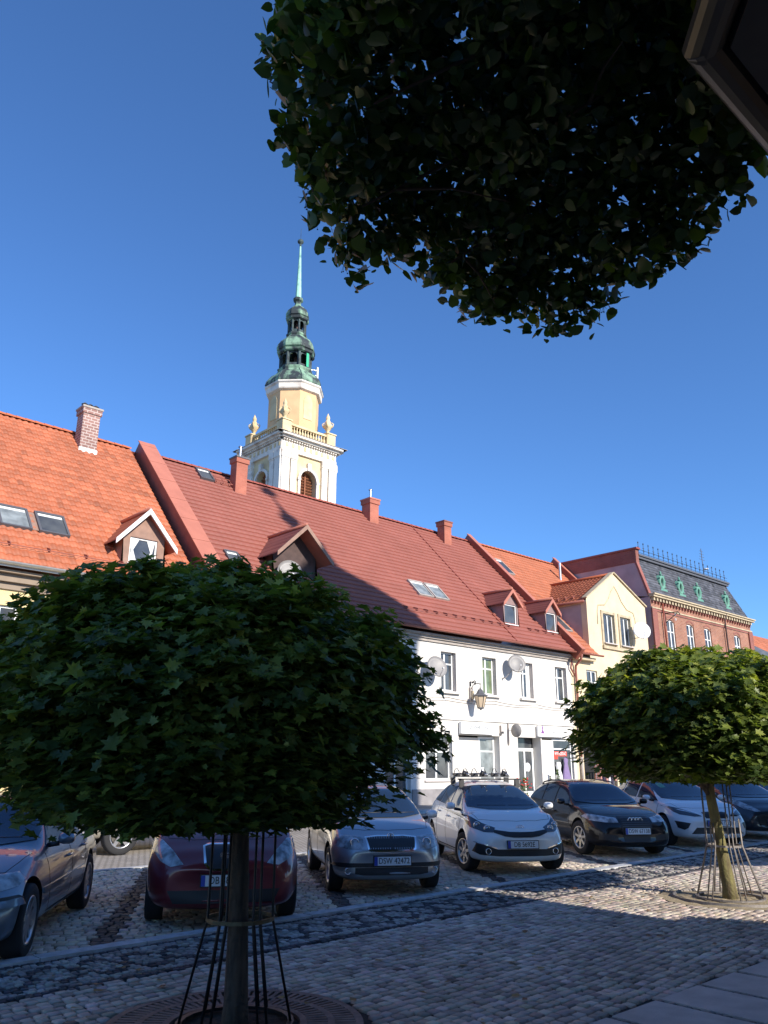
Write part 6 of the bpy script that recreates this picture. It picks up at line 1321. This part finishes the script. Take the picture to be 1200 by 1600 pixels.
# --- dark red car behind the near tree
loc, yw = place(5.34, 8.55, 30)
c = Car('red_hatchback', loc, yw, dict(W=1.77, L=4.28, H=1.55, FO=.84, WB=2.58, wr=.32, cowl=(.0, 1.03), wtop=(-1.0, 1.48), rtop=(-2.7, 1.47), rbase=(-3.2, 1.05), nose=.84, belt=(.96, 1.08), paint='paint_red'), 'dark red hatchback standing behind the near tree trunk')
glasshouse(c, (-1.4, -2.25)); c.wheels(5); c.mirror(-.5, 1.1, 'paint_red'); c.plate('DB 58M71', .50)
c.proj('front', [(.46, .665), (.60, .64), (.72, .69), (.84, .80), (.855, .86), (.80, .90), (.72, .89), (.58, .79)], 'lamp_clear', 'headlight', .006, .04, both=True)
c.proj('front', [(.26, .84), (.235, .66), (.16, .60), (-.16, .60), (-.235, .66), (-.26, .84), (-.2, .865), (.2, .865)], 'chrome', 'grille_frame', .006, .05)
c.proj('front', [(.235, .83), (.21, .67), (.145, .62), (-.145, .62), (-.21, .67), (-.235, .83), (-.18, .845), (.18, .845)], 'plastic_dark', 'grille', .013, .05)
for q in ([(-.07, .05), (.06, .05), (.07, .03), (-.03, .03), (-.03, .018), (.07, .018), (.05, .0), (-.07, .0), (-.085, .015), (-.085, .035)], [(.07, -.05), (-.06, -.05), (-.07, -.03), (.03, -.03), (.03, -.014), (-.07, -.014), (-.055, -.004), (.07, -.004), (.085, -.02), (.085, -.038)]):
    h_ = c.hit('front', 0, .74); g = MB(); g.prism([(a*.8, b*.9) for a, b in q], .012, 'chrome', o=(h_[0].x+.012, 0, .74), U=(0, 1, 0), V=(0, 0, 1), N=(1, 0, 0)); g.build('badge', c.root)
c.proj('front', [(.62, .40), (.55, .27), (-.55, .27), (-.62, .40)], 'plastic_dark', 'lower_grille', .006, .06)
# --- blue grey saloon at the left edge
loc, yw = place(2.34, 8.40, 34)
c = Car('grey_saloon', loc, yw, dict(W=1.74, L=4.48, H=1.41, FO=.78, WB=2.725, wr=.32, cowl=(-.32, .93), wtop=(-1.12, 1.35), rtop=(-2.45, 1.35), rbase=(-3.05, .98), boot=(-3.3, .96), tailz=.96, nose=.72, belt=(.86, .92), paint='paint_bluegrey', mold=.50, moldm='paint_bluegrey', rw=.65), 'blue grey saloon cut by the left edge of the picture')
glasshouse(c, (-1.62, -2.42), rear=(-2.55, -2.9)); c.wheels(10, style='spoke'); c.mirror(-.78, .98, 'paint_bluegrey'); c.plate('DB 8A914', .46)
c.proj('front', [(.24, .625), (.24, .735), (.5, .745), (.74, .765), (.80, .70), (.78, .655), (.62, .625), (.50, .60), (.36, .625)], 'lamp_clear', 'headlight', .006, .04, both=True)
for sy in (1, -1):
    for y in (.36, .54): g, x = c.badge_ring(sy*y, .675, .06, 'plastic_dark', th=.012); g.build('headlight_lens', c.root)
    c.proj('front', [(sy*.03, .62), (sy*.03, .72), (sy*.19, .72), (sy*.2, .62)], 'chrome', 'grille', .008, .05); c.proj('front', [(sy*.045, .635), (sy*.045, .705), (sy*.175, .705), (sy*.185, .635)], 'plastic_dark', 'grille', .014, .05)
c.proj('front', [(.82, .555), (.84, .50), (-.84, .50), (-.82, .555)], 'paint_bluegrey', 'bumper_strip', .022, .06); c.proj('front', [(.80, .585), (.83, .56), (-.83, .56), (-.80, .585)], 'plastic_dark', 'bumper_seam', .010, .08)
c.proj('front', [(.5, .40), (.45, .28), (-.45, .28), (-.5, .40)], 'plastic_dark', 'lower_grille', .006, .06)
for sy in (1, -1): g, x = c.badge_ring(sy*.62, .35, .05, 'chrome', th=.009); g.build('fog_lamp', c.root)
# --- black estate
loc, yw = place(14.78, 9.35, 33)
c = Car('black_estate', loc, yw, dict(W=1.77, L=4.59, H=1.44, FO=.93, WB=2.65, wr=.325, cowl=(-.22, .95), wtop=(-1.05, 1.385), rtop=(-3.05, 1.36), rbase=(-3.45, .98), nose=.76, belt=(.89, .96), paint='paint_black', rw=.68, mold=.50), 'black estate car with roof rails and five spoke alloy wheels')
glasshouse(c, (-1.5, -2.3), rear=(-3.0, -3.3)); c.wheels(7, steer=.18); c.mirror(-.66, 1.0, 'paint_black'); c.plate('DSW 67138', .50)
c.proj('front', [(.36, .655), (.36, .735), (.55, .76), (.78, .795), (.83, .74), (.80, .68), (.6, .655)], 'lamp_clear', 'headlight', .006, .04, both=True)
c.proj('front', [(.30, .765), (.33, .60), (.26, .30), (-.26, .30), (-.33, .60), (-.30, .765)], 'plastic_dark', 'grille', .008, .05)
for z in np.arange(.58, .75, .035): c.proj('front', [(.29, z), (.29, z+.008), (-.29, z+.008), (-.29, z)], 'slate_frame', 'grille_bar', .016, .2)
for i in range(4): g, x = c.badge_ring(-.105+.07*i, .70, .045, 'chrome', th=.007); g.build('badge', c.root)
c.proj('front', [(.74, .46), (.74, .34), (.4, .32), (.4, .42)], 'plastic_dark', 'lower_grille', .006, .06, both=True)
for sy in (1, -1): g = MB(); g.tube([(x_, sy*.54, c.top(x_, sy*.54)+dz_) for x_, dz_ in ((-1.2, -.01), (-1.32, .045), (-1.8, .05), (-2.3, .05), (-2.75, .045), (-2.87, -.01))], .018, 'slate_frame', 7); g.build('roof_rail', c.root)
# --- white sporty hatchback
loc, yw = place(17.75, 9.2, 33)
c = Car('white_hatchback', loc, yw, dict(W=1.81, L=4.26, H=1.46, FO=.87, WB=2.63, wr=.325, cowl=(.0, .96), wtop=(-1.0, 1.40), rtop=(-2.65, 1.38), rbase=(-3.1, 1.02), nose=.77, belt=(.90, 1.04), paint='paint_white2'), 'white sporty hatchback with a green sticker on its windscreen')
glasshouse(c, (-1.4, -2.2)); c.wheels(5, style='split'); c.mirror(-.52, 1.02, 'paint_white2'); c.plate('DSW 56 1TL', .52)
c.proj('front', [(.34, .66), (.36, .68), (.62, .80), (.83, .86), (.80, .74), (.74, .69), (.5, .655)], 'lamp_dark', 'headlight', .006, .04, both=True)
for sy in (1, -1): c.proj('front', [(sy*.42, .69), (sy*.62, .775), (sy*.76, .80), (sy*.70, .77), (sy*.6, .75)], 'lens', 'headlight_strip', .011, .05)
c.proj('front', [(.30, .735), (.26, .62), (-.26, .62), (-.30, .735), (-.2, .75), (.2, .75)], 'plastic_dark', 'grille', .008, .05)
h_ = c.hit('front', 0, .685); g = MB()
g.prism([(-.055, .04), (.05, .04), (.055, .02), (-.02, .02), (-.02, .01), (.06, .008), (.04, .0), (-.05, .002), (-.065, .015)], .01, 'chrome', o=(h_[0].x+.012, 0, .685), U=(0, 1, 0), V=(0, 0, 1), N=(1, 0, 0)); g.prism([(.055, -.045), (-.05, -.045), (-.055, -.025), (.02, -.025), (.02, -.015), (-.06, -.012), (-.04, -.004), (.05, -.006), (.065, -.02)], .01, 'chrome', o=(h_[0].x+.012, 0, .685), U=(0, 1, 0), V=(0, 0, 1), N=(1, 0, 0)); g.build('badge', c.root)
c.proj('front', [(.50, .43), (.62, .30), (-.62, .30), (-.50, .43)], 'plastic_dark', 'lower_grille', .006, .05); c.proj('front', [(.62, .52), (.84, .56), (.82, .42), (.74, .38), (.68, .42)], 'plastic_dark', 'air_intake', .006, .05, both=True)
c.proj('front', [(-.50, 1.22), (-.50, 1.32), (-.36, 1.33), (-.36, 1.23)], 'copper_green', 'windscreen_sticker', .012, .06)
# --- dark small car
loc, yw = place(20.75, 9.2, 34)
c = Car('dark_hatchback', loc, yw, dict(W=1.75, L=4.03, H=1.47, FO=.84, WB=2.54, wr=.31, cowl=(.15, .95), wtop=(-.92, 1.41), rtop=(-2.5, 1.42), rbase=(-2.95, 1.02), nose=.78, belt=(.90, 1.02), paint='paint_dark'), 'dark blue hatchback behind the far tree trunk')
glasshouse(c, (-1.3, -2.1)); c.wheels(5); c.mirror(-.42, 1.02, 'paint_dark'); c.plate('DSW 33', .42)
c.proj('front', [(.38, .66), (.50, .78), (.72, .92), (.82, .93), (.80, .82), (.7, .72), (.5, .65)], 'lamp_clear', 'headlight', .006, .04, both=True)
c.proj('front', [(.52, .60), (.45, .34), (-.45, .34), (-.52, .60), (-.3, .635), (.3, .635)], 'plastic_dark', 'grille', .008, .05)
h_ = c.hit('front', 0, .74); g = MB(); g.prism([(-.075, .05), (.075, .05), (.06, -.02), (0, -.065), (-.06, -.02)], .006, 'plastic_dark', o=(h_[0].x+.006, 0, .74), U=(0, 1, 0), V=(0, 0, 1), N=(1, 0, 0)); g.prism([(-.03, .03), (-.005, .035), (.01, .02), (.04, .025), (.03, .0), (.01, .0), (.025, -.03), (.0, -.045), (-.01, -.015), (-.03, -.03), (-.02, .0), (-.035, .01)], .008, 'chrome', o=(h_[0].x+.014, 0, .74), U=(0, 1, 0), V=(0, 0, 1), N=(1, 0, 0)); g.build('badge', c.root)
# --- last white car
loc, yw = place(24.1, 9.9, 34)
c = Car('white_saloon', loc, yw, dict(W=1.8, L=4.5, H=1.46, FO=.9, WB=2.68, wr=.33, cowl=(-.1, .98), wtop=(-1.05, 1.41), rtop=(-2.6, 1.40), rbase=(-3.2, 1.05), boot=(-3.4, 1.03), tailz=1.03, nose=.80, belt=(.92, 1.0), paint='paint_white'), 'white car at the far right end of the parked row')
glasshouse(c, (-1.55, -2.35), rear=(-2.7, -3.0)); c.wheels(5); c.mirror(-.65, 1.05, 'paint_white')
c.proj('front', [(.40, .68), (.50, .76), (.80, .84), (.84, .76), (.7, .68)], 'lamp_clear', 'headlight', .006, .04, both=True); c.proj('front', [(.36, .74), (.3, .60), (-.3, .60), (-.36, .74)], 'plastic_dark', 'grille', .008, .05)
# --- beige off-roader across the lane, mostly hidden by the near tree
c = Car('beige_offroader', (7.3, 16.15, -.045), PI, dict(W=1.84, L=4.6, H=1.72, FO=.86, WB=2.66, wr=.37, cowl=(-.1, 1.12), wtop=(-.85, 1.64), rtop=(-3.0, 1.64), rbase=(-3.45, 1.12), nose=.95, belt=(1.05, 1.12), paint='paint_beige', zb=.30, rw=.72, mold=.55), 'beige off-roader parked across the lane, seen under the near tree', group=None)
glasshouse(c, (-1.45, -2.35), rear=(-3.1, -3.3)); c.wheels(5); c.mirror(-.6, 1.2, 'paint_beige')
c.proj('front', [(.45, .80), (.48, .92), (.82, .94), (.84, .82)], 'lamp_clear', 'headlight', .006, .05, both=True); c.proj('front', [(.4, .93), (.38, .72), (-.38, .72), (-.4, .93)], 'plastic_dark', 'grille', .008, .05)
for o in bpy.data.objects:
    if o.name.startswith('beige_offroader') and 'group' in o.keys(): del o['group']
